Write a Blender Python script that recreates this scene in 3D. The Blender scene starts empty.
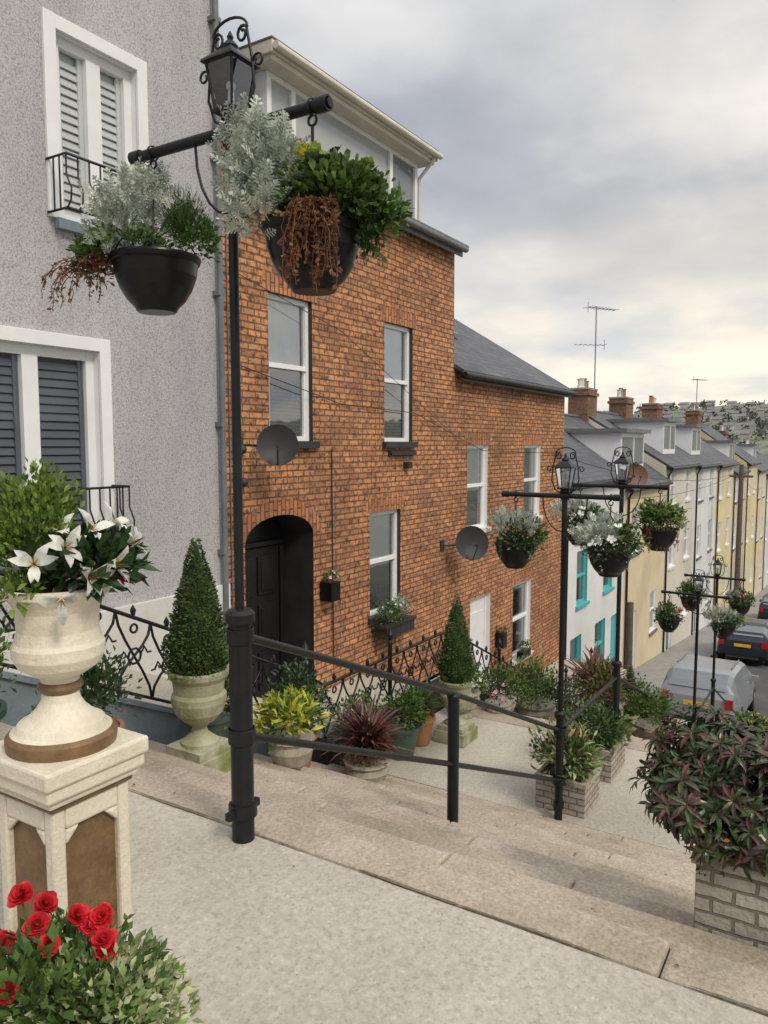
import bpy, math, random
import numpy as np
from mathutils import Vector, Matrix
rnd=random.Random(7); rs=np.random.RandomState(7)
scene=bpy.context.scene

# ------------------------------------------------------------------ materials
def newmat(name):
    m=bpy.data.materials.new(name); m.use_nodes=True
    nt=m.node_tree; nt.nodes.clear()
    out=nt.nodes.new('ShaderNodeOutputMaterial'); p=nt.nodes.new('ShaderNodeBsdfPrincipled')
    nt.links.new(p.outputs[0],out.inputs[0])
    return m,nt,p,out
def N(nt,t,**k):
    n=nt.nodes.new(t)
    for a,b in k.items(): setattr(n,a,b)
    return n
def ramp(nt,src,stops):
    r=N(nt,'ShaderNodeValToRGB')
    while len(r.color_ramp.elements)<len(stops): r.color_ramp.elements.new(.5)
    for e,(p,c) in zip(r.color_ramp.elements,stops):
        e.position=p; e.color=(c[0],c[1],c[2],1)
    nt.links.new(src,r.inputs[0]); return r.outputs[0]
def noise(nt,vec,scale,detail=6,rough=.6):
    n=N(nt,'ShaderNodeTexNoise'); n.inputs['Scale'].default_value=scale; n.inputs['Detail'].default_value=detail
    n.inputs['Roughness'].default_value=rough
    nt.links.new(vec,n.inputs['Vector']); return n.outputs['Fac']
def mixc(nt,fac,a,b,mode='MIX'):
    m=N(nt,'ShaderNodeMix',data_type='RGBA',blend_type=mode)
    for sock,v in ((m.inputs[0],fac),(m.inputs[6],a),(m.inputs[7],b)):
        if hasattr(v,'is_output'): nt.links.new(v,sock)
        elif isinstance(v,(int,float)): sock.default_value=v
        else: sock.default_value=(v[0],v[1],v[2],1)
    return m.outputs[2]
def bumpn(nt,p,h,strength,dist=.01):
    b=N(nt,'ShaderNodeBump'); b.inputs['Strength'].default_value=strength; b.inputs['Distance'].default_value=dist
    nt.links.new(h,b.inputs['Height']); nt.links.new(b.outputs[0],p.inputs['Normal'])
def M(name,c1,c2=None,scale=3,rough=.6,bump=0,bscale=60,metal=0,c3=None,fine=None,spec=.5,stops=(.35,.68),bdist=.01,specks=None):
    m,nt,p,out=newmat(name)
    tc=N(nt,'ShaderNodeTexCoord').outputs['Object']
    if c2 is None: c2=tuple(x*.75 for x in c1)
    col=ramp(nt,noise(nt,tc,scale),[(stops[0],c1),(stops[1],c2)])
    if c3 is not None:
        f=ramp(nt,noise(nt,tc,scale*.37,5),[(.5,(0,0,0)),(.68,(1,1,1))])
        col=mixc(nt,f,col,c3)
    if fine is not None:
        f=ramp(nt,noise(nt,tc,fine[0],3,.7),[(.3,(1-fine[1],)*3),(.7,(1+fine[1],)*3)])
        col=mixc(nt,1.0,col,f,'MULTIPLY')
    if specks is not None:
        v=N(nt,'ShaderNodeTexVoronoi'); v.inputs['Scale'].default_value=specks; nt.links.new(tc,v.inputs['Vector'])
        g=ramp(nt,v.outputs['Color'],[(.12,(.66,.64,.6)),(.3,(.97,)*3),(.75,(1.03,)*3),(.92,(1.3,1.29,1.27))])
        col=mixc(nt,.5,col,g,'MULTIPLY')
    nt.links.new(col,p.inputs['Base Color'])
    p.inputs['Roughness'].default_value=rough; p.inputs['Metallic'].default_value=metal
    p.inputs['Specular IOR Level'].default_value=spec
    if bump: bumpn(nt,p,noise(nt,tc,bscale,4),bump,bdist)
    return m
def planar(nt,mode):
    tc=N(nt,'ShaderNodeTexCoord').outputs['Object']
    s=N(nt,'ShaderNodeSeparateXYZ'); nt.links.new(tc,s.inputs[0])
    a=N(nt,'ShaderNodeMath',operation='ADD'); nt.links.new(s.outputs[0],a.inputs[0]); nt.links.new(s.outputs[1],a.inputs[1])
    c=N(nt,'ShaderNodeCombineXYZ')
    if mode=='wall': nt.links.new(a.outputs[0],c.inputs[0]); nt.links.new(s.outputs[2],c.inputs[1])
    if mode=='soldier': nt.links.new(s.outputs[2],c.inputs[0]); nt.links.new(a.outputs[0],c.inputs[1])
    if mode=='roof': nt.links.new(s.outputs[0],c.inputs[0]); nt.links.new(s.outputs[1],c.inputs[1])
    return tc,c.outputs[0]
def brickmat(name,c1,c2,mortar,bw,rh,ms,mode='wall',dirt=(.05,.03,.02),dirtamt=.75,rough=.85,bump=.6,extra=None,dscale=9,dst=(.50,.66)):
    m,nt,p,out=newmat(name)
    tc,v=planar(nt,mode)
    b=N(nt,'ShaderNodeTexBrick'); 
    if mode!='roof':
        ns=N(nt,'ShaderNodeTexNoise'); ns.inputs['Scale'].default_value=14; nt.links.new(tc,ns.inputs['Vector'])
        vm=N(nt,'ShaderNodeVectorMath',operation='MULTIPLY_ADD'); nt.links.new(ns.outputs['Color'],vm.inputs[0]); vm.inputs[1].default_value=(.014,.014,0); nt.links.new(v,vm.inputs[2]); v=vm.outputs[0]
    nt.links.new(v,b.inputs['Vector'])
    b.inputs['Color1'].default_value=(*c1,1); b.inputs['Color2'].default_value=(*c2,1); b.inputs['Mortar'].default_value=(*mortar,1)
    b.inputs['Scale'].default_value=1; b.inputs['Mortar Size'].default_value=ms; b.inputs['Mortar Smooth'].default_value=.35
    b.inputs['Brick Width'].default_value=bw; b.inputs['Row Height'].default_value=rh
    b.inputs['Bias'].default_value=-.1
    f=ramp(nt,noise(nt,tc,dscale,8,.75),[(dst[0],(0,0,0)),(dst[1],(dirtamt,)*3)])
    col=mixc(nt,f,b.outputs['Color'],dirt)
    f2=ramp(nt,noise(nt,tc,1.1,5),[(.3,(.70,.67,.65)),(.7,(1.2,1.2,1.16))])
    col=mixc(nt,1.0,col,f2,'MULTIPLY')
    if extra:
        f3=ramp(nt,noise(nt,tc,2.4,8,.7),[(.52,(0,0,0)),(.72,(.6,.6,.6))]); col=mixc(nt,f3,col,extra)
    nt.links.new(col,p.inputs['Base Color']); p.inputs['Roughness'].default_value=rough
    inv=N(nt,'ShaderNodeMath',operation='SUBTRACT'); inv.inputs[0].default_value=1; nt.links.new(b.outputs['Fac'],inv.inputs[1])
    ad=N(nt,'ShaderNodeMath',operation='MULTIPLY_ADD'); nt.links.new(noise(nt,tc,40,5),ad.inputs[0]); ad.inputs[1].default_value=.6; nt.links.new(inv.outputs[0],ad.inputs[2])
    bumpn(nt,p,ad.outputs[0],bump,.012)
    return m
def leafmat(name,cols,rough=.45,trans=.2):
    m,nt,p,out=newmat(name)
    g=N(nt,'ShaderNodeNewGeometry'); st=[(i/max(1,len(cols)-1),c) for i,c in enumerate(cols)]
    col=ramp(nt,g.outputs['Random Per Island'],st)
    tc=N(nt,'ShaderNodeTexCoord').outputs['Object']
    f=ramp(nt,noise(nt,tc,9,3),[(.3,(.62,.62,.62)),(.7,(1.3,1.3,1.25))])
    col=mixc(nt,1.0,col,f,'MULTIPLY')
    nt.links.new(col,p.inputs['Base Color']); p.inputs['Roughness'].default_value=rough
    p.inputs['Specular IOR Level'].default_value=.35
    if trans:
        t=N(nt,'ShaderNodeBsdfTranslucent'); nt.links.new(col,t.inputs[0])
        mx=N(nt,'ShaderNodeMixShader'); mx.inputs[0].default_value=trans
        nt.links.new(p.outputs[0],mx.inputs[1]); nt.links.new(t.outputs[0],mx.inputs[2]); nt.links.new(mx.outputs[0],out.inputs[0])
    return m
def glassmat(name,tint=(.9,.93,.93),base=.16,k=1.5):
    m,nt,p,out=newmat(name); nt.nodes.remove(p)
    t=N(nt,'ShaderNodeBsdfTransparent'); t.inputs[0].default_value=(*tint,1)
    g=N(nt,'ShaderNodeBsdfGlossy'); g.inputs['Roughness'].default_value=.03; g.inputs[0].default_value=(.95,.97,1,1)
    tc=N(nt,'ShaderNodeTexCoord').outputs['Object']
    b=N(nt,'ShaderNodeBump'); b.inputs['Strength'].default_value=.06; b.inputs['Distance'].default_value=.05
    nt.links.new(noise(nt,tc,1.6,2),b.inputs['Height']); nt.links.new(b.outputs[0],g.inputs['Normal'])
    lw=N(nt,'ShaderNodeFresnel'); lw.inputs[0].default_value=1.5
    a=N(nt,'ShaderNodeMath',operation='MULTIPLY_ADD'); nt.links.new(lw.outputs[0],a.inputs[0]); a.inputs[1].default_value=k; a.inputs[2].default_value=base; a.use_clamp=True
    mx=N(nt,'ShaderNodeMixShader'); nt.links.new(a.outputs[0],mx.inputs[0]); nt.links.new(t.outputs[0],mx.inputs[1]); nt.links.new(g.outputs[0],mx.inputs[2])
    nt.links.new(mx.outputs[0],out.inputs[0]); return m

BRICK=brickmat('orange_brick',(.62,.275,.115),(.36,.15,.068),(.13,.09,.065),.225,.078,.012,dirt=(.06,.036,.026),dirtamt=.9,extra=(.24,.115,.06),dscale=11,dst=(.49,.595))
BRICKS=brickmat('soldier_brick',(.54,.22,.09),(.34,.13,.06),(.12,.08,.06),.225,.078,.012,mode='soldier',dirt=(.07,.04,.028),dirtamt=.8,dscale=11)
CHIMB=brickmat('chimney_brick',(.25,.13,.08),(.17,.09,.06),(.15,.11,.08),.225,.078,.010)
SLATE=brickmat('roof_slate',(.085,.09,.105),(.05,.054,.066),(.02,.02,.022),.3,.17,.008,mode='roof',dirt=(.13,.13,.115),dirtamt=.5,rough=.55,bump=.7)
STONEB=brickmat('planter_stone',(.46,.42,.37),(.36,.32,.28),(.2,.17,.14),.15,.055,.007,dirt=(.18,.17,.11),dirtamt=.5,bump=1)
WHITE=M('white_upvc',(.78,.79,.79),(.72,.72,.71),rough=.35)
CREAMT=M('cream_trim',(.66,.62,.53),(.55,.51,.43),rough=.5)
BLACK=M('black_iron',(.010,.0105,.012),(.016,.017,.019),rough=.38,bump=.15,bscale=120,scale=12,spec=.3)
BLACKP=M('black_plastic',(.006,.006,.007),(.012,.012,.012),rough=.3,spec=.25)
BLKPAINT=M('black_masonry_paint',(.018,.018,.02),(.035,.034,.033),rough=.6)
DOORB=M('black_door',(.010,.010,.011),(.014,.014,.015),rough=.3)
GLASS=glassmat('window_glass')
GLASSL=glassmat('shutter_window_glass',(.97,.98,.98),.0,.6)
GLASS2=glassmat('lantern_glass',(.9,.93,.95),.08)
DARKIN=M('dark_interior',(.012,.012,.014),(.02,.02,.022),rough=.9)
CURT=M('curtain',(.88,.87,.84),(.8,.79,.76),rough=.9,scale=8)
BLIND=M('grey_blind',(.20,.22,.21),(.15,.165,.16),rough=.7)
SHUTD=M('dark_shutter',(.17,.19,.22),(.14,.155,.18),rough=.4)
SHUTDB=M('dark_shutter_backing',(.02,.022,.026),(.03,.032,.036),rough=.6)
SHUTW=M('white_shutter',(.84,.85,.83),(.8,.81,.79),rough=.5)
SHUTWB=M('white_shutter_backing',(.62,.64,.63),(.58,.6,.6),rough=.6)
BLUEG=M('blue_grey_paint',(.21,.26,.30),(.15,.19,.215),rough=.6,bump=.3,c3=(.12,.14,.14),fine=(60,.1))
TURQ=M('turquoise_paint',(.10,.42,.42),(.08,.36,.37),rough=.5)
WWALL=M('white_render',(.70,.71,.70),(.62,.62,.6),scale=1.2,rough=.8,bump=.2,c3=(.55,.53,.48),fine=(30,.05))
CONC=M('concrete',(.46,.425,.35),(.385,.355,.29),scale=1.3,rough=.88,bump=.6,bscale=90,c3=(.34,.315,.25),fine=(38,.16),bdist=.005,specks=95)
STEP=M('worn_stone',(.44,.375,.295),(.34,.285,.215),scale=3.3,rough=.85,bump=.7,bscale=40,c3=(.27,.24,.165),fine=(55,.22),specks=110)
DIRT=M('step_dirt',(.13,.12,.07),(.20,.17,.11),scale=14,rough=.95,bump=.6,bscale=60,c3=(.08,.095,.035))
CREAM=M('cream_painted_stone',(.74,.68,.55),(.66,.6,.47),scale=6,rough=.5,bump=.35,bscale=90,c3=(.55,.47,.33),fine=(70,.08))
GOLDB=M('bronze_brown_paint',(.21,.125,.055),(.13,.075,.035),scale=14,rough=.45,bump=.4,bscale=80,fine=(60,.15))
MOSSY=M('mossy_stone',(.44,.42,.32),(.24,.25,.11),scale=7,rough=.9,bump=.6,bscale=50,c3=(.15,.18,.05))
POTG=M('stone_pot',(.44,.40,.32),(.28,.26,.2),scale=8,rough=.85,bump=.5,bscale=60,c3=(.18,.18,.1))
GPOT=M('green_glazed_pot',(.05,.09,.07),(.035,.06,.05),rough=.3)
SOIL=M('soil',(.03,.022,.015),(.045,.032,.02),rough=.95,bump=1,bscale=80)
ASPH=M('asphalt',(.07,.07,.072),(.055,.055,.057),rough=.85,bump=.5,bscale=120,c3=(.09,.088,.085),fine=(150,.2))
PAVE=M('pavement',(.28,.27,.25),(.22,.21,.2),rough=.85,bump=.3)
WPAINT=M('road_line',(.6,.6,.58),(.4,.4,.38),rough=.7,scale=20)
TERC=M('terracotta_pot',(.38,.18,.09),(.3,.14,.07),rough=.8)
GREYM=M('galvanised',(.32,.33,.34),(.25,.25,.26),rough=.4,metal=.8)
WOOD=M('pole_wood',(.13,.10,.07),(.08,.06,.045),rough=.85,scale=9)
LEAD=M('lead_grey',(.16,.17,.18),(.11,.115,.12),rough=.55,scale=5)
DISHD=M('dark_dish',(.03,.031,.034),(.042,.042,.044),rough=.55,spec=.3)
DISHB=M('rusty_dish',(.16,.08,.05),(.12,.06,.04),rough=.6)
BARK=M('stem_bark',(.09,.06,.04),(.06,.04,.03),rough=.9)
def pebble():
    m,nt,p,out=newmat('pebbledash')
    tc=N(nt,'ShaderNodeTexCoord').outputs['Object']
    v=N(nt,'ShaderNodeTexVoronoi'); v.inputs['Scale'].default_value=75; nt.links.new(tc,v.inputs['Vector'])
    c=ramp(nt,v.outputs['Distance'],[(.0,(.57,.56,.57)),(.45,(.47,.46,.47)),(.85,(.31,.305,.315))])
    mp=N(nt,'ShaderNodeMapping'); mp.inputs['Scale'].default_value=(1.6,1.6,.35); nt.links.new(tc,mp.inputs[0])
    f=ramp(nt,noise(nt,mp.outputs[0],1.3,7),[(.3,(.76,.76,.77)),(.7,(1.04,1.03,1.02))])
    c=mixc(nt,1.0,c,f,'MULTIPLY')
    g=ramp(nt,noise(nt,tc,60,3,.7),[(.3,(.82,)*3),(.7,(1.14,)*3)]); c=mixc(nt,1.0,c,g,'MULTIPLY')
    nt.links.new(c,p.inputs['Base Color']); p.inputs['Roughness'].default_value=.9
    bumpn(nt,p,v.outputs['Distance'],-.6,.010); return m
PEB=pebble()
L_SIL=leafmat('silver_leaf',[(.38,.41,.36),(.54,.58,.51),(.26,.31,.25),(.60,.62,.55)],.8,.12)
L_GRN=leafmat('green_leaf',[(.05,.10,.02),(.11,.19,.04),(.035,.075,.018),(.15,.23,.06)])
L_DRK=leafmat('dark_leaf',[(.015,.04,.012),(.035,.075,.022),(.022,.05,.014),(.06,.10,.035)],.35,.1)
L_CON=leafmat('conifer_leaf',[(.04,.075,.018),(.075,.125,.03),(.05,.09,.022)],.6,0)
L_ROS=leafmat('rosette_leaf',[(.16,.27,.05),(.27,.38,.08),(.09,.16,.03),(.38,.45,.13)],.4,.25)
L_YEL=leafmat('golden_leaf',[(.42,.44,.05),(.62,.58,.09),(.16,.26,.03),(.5,.52,.10)],.4,.25)
L_RED=leafmat('red_cordyline_leaf',[(.12,.035,.035),(.2,.075,.06),(.06,.025,.025),(.15,.11,.06)],.4,.15)
L_BRN=leafmat('dried_trailing_leaf',[(.20,.075,.035),(.12,.045,.025),(.28,.12,.06),(.09,.07,.035)],.7,.2)
L_BOX=leafmat('box_leaf',[(.12,.20,.035),(.19,.28,.05),(.07,.13,.02),(.26,.34,.08)],.45,.25)
L_VAR=leafmat('variegated_leaf',[(.10,.18,.04),(.50,.52,.27),(.16,.25,.07),(.58,.6,.38),(.08,.15,.04)],.45,.25)
L_PIE=leafmat('glossy_dark_leaf',[(.025,.055,.018),(.05,.09,.03),(.03,.06,.022),(.15,.05,.05),(.025,.05,.018),(.07,.03,.035),(.09,.13,.05),(.12,.06,.06)],.28,.08)
F_WHT=leafmat('white_petal',[(.82,.82,.78),(.75,.76,.7),(.85,.85,.84)],.5,.3)
F_RED=leafmat('red_petal',[(.55,.015,.025),(.62,.03,.04),(.38,.006,.012)],.5,.15)
F_YEL=leafmat('stamen',[(.55,.33,.03),(.45,.22,.02)],.6,0)
F_PNK=leafmat('pink_petal',[(.6,.2,.3),(.7,.4,.45)],.5,.2)
PLATE=M('yellow_number_plate',(.6,.42,.04),(.55,.38,.04),rough=.4)

# ------------------------------------------------------------------ mesh builder
class MB:
    def __init__(s): s.v=[];s.f=[];s.m=[];s.sm=[];s.n=0;s.mats=[]
    def mi(s,mat):
        if mat not in s.mats: s.mats.append(mat)
        return s.mats.index(mat)
    def add(s,v,f,mat,smooth=False):
        v=np.asarray(v,dtype=float).reshape(-1,3); k=s.mi(mat); n=s.n
        s.v.append(v); s.f.extend([tuple(i+n for i in q) for q in f])
        s.m.extend([k]*len(f)); s.sm.extend([smooth]*len(f)); s.n+=len(v)
    def box(s,x0,x1,y0,y1,z0,z1,mat):
        v=[(x0,y0,z0),(x1,y0,z0),(x1,y1,z0),(x0,y1,z0),(x0,y0,z1),(x1,y0,z1),(x1,y1,z1),(x0,y1,z1)]
        s.add(v,[(0,3,2,1),(4,5,6,7),(0,1,5,4),(1,2,6,5),(2,3,7,6),(3,0,4,7)],mat)
    def prism(s,poly,mat,axis,a,b):
        v=[]
        for t in (a,b):
            for (p,q) in poly:
                v.append({'x':(t,p,q),'y':(p,t,q),'z':(p,q,t)}[axis])
        n=len(poly); f=[tuple(range(n)),tuple(range(2*n-1,n-1,-1))]
        for i in range(n): j=(i+1)%n; f.append((i,i+n,j+n,j))
        s.add(v,f,mat)
    def quad(s,a,b,c,d,mat): s.add([a,b,c,d],[(0,1,2,3)],mat)
    def tube(s,pts,r,mat,seg=8,caps=True,smooth=True):
        P=[Vector(p) for p in pts]; n=len(P); R=r if isinstance(r,(list,tuple)) else [r]*n
        T=[(P[min(i+1,n-1)]-P[max(i-1,0)]).normalized() for i in range(n)]
        u=T[0].orthogonal().normalized(); v=[]
        for i in range(n):
            u=(u-T[i]*u.dot(T[i]));
            if u.length<1e-5: u=T[i].orthogonal()
            u.normalize(); w=T[i].cross(u)
            for k in range(seg):
                a=2*math.pi*(k+.5)/seg; q=P[i]+(u*math.cos(a)+w*math.sin(a))*R[i]; v.append(tuple(q))
        f=[]
        for i in range(n-1):
            for k in range(seg):
                k2=(k+1)%seg; f.append((i*seg+k,i*seg+k2,(i+1)*seg+k2,(i+1)*seg+k))
        s.add(v,f,mat,smooth)
        if caps:
            s.add(v[:seg],[tuple(reversed(range(seg)))],mat); s.add(v[-seg:],[tuple(range(seg))],mat)
    def lathe(s,prof,c,mat,seg=28,mod=None,rot=None):
        v=[]
        for i,pr in enumerate(prof):
            r,z=pr[0],pr[1]
            for k in range(seg):
                a=2*math.pi*k/seg; rr=r*(mod(a,z) if mod else 1)
                v.append((rr*math.cos(a),rr*math.sin(a),z))
        v=np.array(v)
        if rot is not None: v=v@np.array(rot.to_3x3()).T
        v=v+np.array(c)
        for i in range(len(prof)-1):
            mt=prof[i+1][2] if len(prof[i+1])>2 else mat
            vv=np.concatenate([v[i*seg:(i+1)*seg],v[(i+1)*seg:(i+2)*seg]])
            s.add(vv,[(k,(k+1)%seg,seg+(k+1)%seg,seg+k) for k in range(seg)],mt,True)
    def ball(s,c,r,mat,seg=12):
        pr=[(r*math.sin(math.pi*i/8)+1e-5,-r*math.cos(math.pi*i/8)) for i in range(9)]; s.lathe(pr,c,mat,seg)
    def leaves(s,T,pos,d,nrm,size,mat):
        tv,tf=T; pos=np.asarray(pos,float); n=len(pos)
        if n==0: return
        y=d/(np.linalg.norm(d,axis=1,keepdims=True)+1e-9)
        x=np.cross(y,nrm); x/=(np.linalg.norm(x,axis=1,keepdims=True)+1e-9); z=np.cross(x,y)
        size=np.broadcast_to(np.asarray(size,float).reshape(-1,1,1),(n,1,1))
        t=tv[None,:,:]
        V=pos[:,None,:]+size*(t[:,:,0:1]*x[:,None,:]+t[:,:,1:2]*y[:,None,:]+t[:,:,2:3]*z[:,None,:])
        k=len(tv); V=V.reshape(-1,3); f=[]
        for i in range(n):
            o=i*k
            for q in tf: f.append(tuple(a+o for a in q))
        s.add(V,f,mat,False)
    def wallY(s,X0,X1,Z0,Z1,Y,holes,mat,rmat=None,depth=.14):
        xs=sorted({X0,X1,*[h[0] for h in holes],*[h[1] for h in holes]}); zs=sorted({Z0,Z1,*[h[2] for h in holes],*[h[3] for h in holes]})
        for i in range(len(xs)-1):
            for j in range(len(zs)-1):
                cx=(xs[i]+xs[i+1])/2; cz=(zs[j]+zs[j+1])/2
                if any(h[0]<cx<h[1] and h[2]<cz<h[3] for h in holes): continue
                s.quad((xs[i],Y,zs[j]),(xs[i+1],Y,zs[j]),(xs[i+1],Y,zs[j+1]),(xs[i],Y,zs[j+1]),mat)
        for h in holes:
            if len(h)>4: continue
            a,b,c,d=h[:4]; r=rmat or mat; Y2=Y+depth
            s.quad((a,Y,c),(a,Y2,c),(a,Y2,d),(a,Y,d),r); s.quad((b,Y,c),(b,Y,d),(b,Y2,d),(b,Y2,c),r)
            s.quad((a,Y,d),(a,Y2,d),(b,Y2,d),(b,Y,d),r); s.quad((a,Y,c),(b,Y,c),(b,Y2,c),(a,Y2,c),r)
    def build(s,name,parent=None,origin=None,bevel=0):
        V=np.concatenate(s.v)
        o=np.array(origin if origin is not None else (0,0,0),float)
        me=bpy.data.meshes.new(name); me.from_pydata((V-o).tolist(),[],s.f)
        for m in s.mats: me.materials.append(m)
        me.polygons.foreach_set('material_index',s.m); me.polygons.foreach_set('use_smooth',s.sm); me.update()
        ob=bpy.data.objects.new(name,me); scene.collection.objects.link(ob); ob.location=o
        if parent is not None:
            ob.parent=parent; ob.matrix_parent_inverse=Matrix.Translation(parent.location).inverted()
        if bevel:
            b=ob.modifiers.new('bevel','BEVEL'); b.width=bevel; b.segments=2; b.limit_method='ANGLE'
        return ob
def empty(name,loc):
    e=bpy.data.objects.new(name,None); e.location=loc; e.empty_display_size=.3; scene.collection.objects.link(e); return e

# ------------------------------------------------------------------ leaf templates
def strip(st):
    v=[];f=[]
    for (y,w,z,fold) in st: v+=[(-w,y,z+fold),(0,y,z),(w,y,z+fold)]
    for i in range(len(st)-1):
        a=i*3; f+=[(a,a+1,a+4,a+3),(a+1,a+2,a+5,a+4)]
    return np.array(v,float),f
T_OVAL=(np.array([(0,0,0),(-.27,.45,.06),(0,.5,-.03),(.27,.45,.06),(0,1,-.1)],float),[(0,2,4,1),(0,3,4,2)])
T_LONG=strip([(0,.02,0,0),(.35,.13,.04,.04),(.7,.11,-.03,.04),(1,.005,-.2,0)])
T_BLADE=strip([(0,.03,0,.01),(.3,.042,.05,.015),(.6,.038,.02,.015),(.85,.022,-.1,.01),(1,.003,-.24,0)])
T_PETAL=strip([(0,.06,0,0),(.3,.17,.10,.03),(.65,.2,.10,.03),(.88,.1,-.02,.01),(1,.005,-.14,0)])
T_ROUND=(np.array([(0,0,0),(-.22,.35,.03),(-.33,.72,.1),(0,1.0,.14),(.33,.72,.1),(.22,.35,.03),(0,.55,-.02)],float),[(0,6,2,1),(6,3,2),(6,4,3),(0,5,4,6)])
T_RPET=(np.array([(0,0,0),(-.4,.3,.12),(-.5,.7,.2),(-.2,1.0,.12),(.2,1.02,.08),(.5,.7,.2),(.4,.3,.12),(0,.55,.0)],float),[(0,7,2,1),(7,3,2),(7,4,3),(7,5,4),(0,6,5,7)])
T_NEED=(np.array([(-.05,0,0),(.05,0,0),(.03,.6,.04),(0,1,0),(-.03,.6,.04)],float),[(0,1,2,3,4)])
def lobe():
    v=[(-.03,0,0),(.03,0,0),(.03,.8,.03),(-.03,.8,.03)]; f=[(0,1,2,3)]
    for i,y in enumerate((.2,.38,.56,.74)):
        w=(.22,.32,.30,.2)[i]
        for sg in (-1,1):
            n=len(v); v+=[(0,y-.03,0),(sg*w,y+.10,.06),(sg*w*.8,y+.17,.05),(0,y+.06,.01)]; f.append((n,n+1,n+2,n+3))
    n=len(v); v+=[(-.08,.8,.03),(.08,.8,.03),(.07,.98,0),(-.07,.98,0)]; f.append((n,n+1,n+2,n+3))
    return np.array(v,float),f
T_LOBE=lobe()
def unit(n): 
    a=rs.normal(size=(n,3)); return a/np.linalg.norm(a,axis=1,keepdims=True)
UP=np.array([0,0,1.])
def bush(mb,c,rad,n,size,mat,T=T_OVAL,clumps=14,spread=.33,up=.35,low=-.3,core=None,jit=.7):
    c=np.array(c,float); rad=np.array(rad,float)
    cd=unit(clumps*3); cd=cd[cd[:,2]>low][:clumps]; cc=cd*rs.uniform(.45,.85,(len(cd),1))
    idx=rs.randint(0,len(cc),n); loc=cc[idx]+rs.normal(size=(n,3))*spread*rs.uniform(.6,1,(n,1))
    l=np.linalg.norm(loc,axis=1,keepdims=True); loc=np.where(l>1.15,loc/l*1.15,loc)
    pos=c+loc*rad
    d=loc/(l+1e-6)+unit(n)*jit+UP*up
    nr=loc*.6+UP*.7+unit(n)*.6
    mb.leaves(T,pos,d,nr,size*rs.uniform(.65,1.25,n),mat)
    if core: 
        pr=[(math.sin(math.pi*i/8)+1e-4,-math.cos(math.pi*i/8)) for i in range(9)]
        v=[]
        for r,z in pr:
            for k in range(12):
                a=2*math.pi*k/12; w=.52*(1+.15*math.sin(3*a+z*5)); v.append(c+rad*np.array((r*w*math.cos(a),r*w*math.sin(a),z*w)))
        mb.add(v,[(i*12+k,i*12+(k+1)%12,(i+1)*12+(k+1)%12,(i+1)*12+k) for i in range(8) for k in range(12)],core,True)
def cone(mb,c,h,r,n,size,mat,core):
    c=np.array(c,float); t=1-np.sqrt(rs.uniform(0,1,n)); a=rs.uniform(0,2*math.pi,n)
    prof=np.where(t<.12,.75+t*2.1,1.0*(1-(t-.12)/.88)**.85)
    rr=r*prof*rs.uniform(.80,1.09,n)*(1+.09*np.sin(a*5+t*17)+.05*np.sin(a*3-t*31))
    pos=c+np.stack([rr*np.cos(a),rr*np.sin(a),t*h],1)
    out=np.stack([np.cos(a),np.sin(a),np.full(n,.35)],1)
    mb.leaves(T_OVAL,pos,out+unit(n)*.8+UP*.3,out+unit(n)*.5,size*rs.uniform(.7,1.3,n),mat)
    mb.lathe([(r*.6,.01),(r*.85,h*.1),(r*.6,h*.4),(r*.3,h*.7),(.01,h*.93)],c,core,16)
def silver(mb,c,rad,n,size,mat=None,up=.7):
    bush(mb,c,rad,n,size,mat or L_SIL,T_LOBE,clumps=16,spread=.3,up=up,low=-.5,jit=.55)
def rosette(mb,p,ax,size,mat,T=T_ROUND,rings=((9,1.0,.45),(8,.75,.9),(6,.5,1.6)),off=0):
    ax=Vector(ax).normalized(); u=ax.orthogonal().normalized(); w=ax.cross(u)
    P=[];D=[];Nn=[];S=[]
    for (k,sz,lift) in rings:
        o=rnd.random()*6
        for i in range(k):
            a=o+2*math.pi*i/k+rnd.uniform(-.15,.15); q=u*math.cos(a)+w*math.sin(a)
            P.append(Vector(p)+q*off); D.append(q+ax*(lift+rnd.uniform(-.15,.15))); Nn.append(ax-q*lift*.5); S.append(size*sz*rnd.uniform(.85,1.15))
    mb.leaves(T,np.array(P),np.array(D),np.array(Nn),S,mat)
def trail(mb,p,L,mat,r=.0018,leaf=.014,out=(0,0,0),stem=None):
    o=Vector(out); pts=[];q=Vector(p); n=10
    for i in range(n+1):
        t=i/n; pts.append(q+o*(1-(1-t)**2)*1.0+Vector((rnd.uniform(-.008,.008),rnd.uniform(-.008,.008),-L*t*t*.85-L*.15*t)))
    mb.tube(pts,r,stem or mat,4,False)
    k=int(L/.008); A=np.array([tuple(x) for x in pts]); ti=rs.uniform(0,n-.01,k); ii=ti.astype(int); fr=(ti-ii)[:,None]
    pos=A[ii]*(1-fr)+A[ii+1]*fr
    mb.leaves(T_OVAL,pos,unit(k)+np.array([0,0,-.3]),unit(k),leaf*rs.uniform(.6,1.3,k),mat)
def spiky(mb,c,n,L,mat,up=.6):
    d=unit(n*2); d=d[d[:,2]>-.05][:n]; d[:,2]=np.abs(d[:,2])+up*rs.uniform(.2,1.4,len(d))
    c=np.tile(np.array(c,float),(len(d),1))+unit(len(d))*.01
    mb.leaves(T_BLADE,c,d,np.tile(UP,(len(d),1))+unit(len(d))*.2,L*rs.uniform(.6,1.1,len(d)),mat)
def lily(mb,p,ax,size):
    rosette(mb,p,ax,size,F_WHT,T_PETAL,((3,1.0,.75),(3,1.0,.85)),.004)
    rosette(mb,p,ax,size*.55,F_YEL,T_NEED,((6,1,2.6),),.002)
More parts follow.
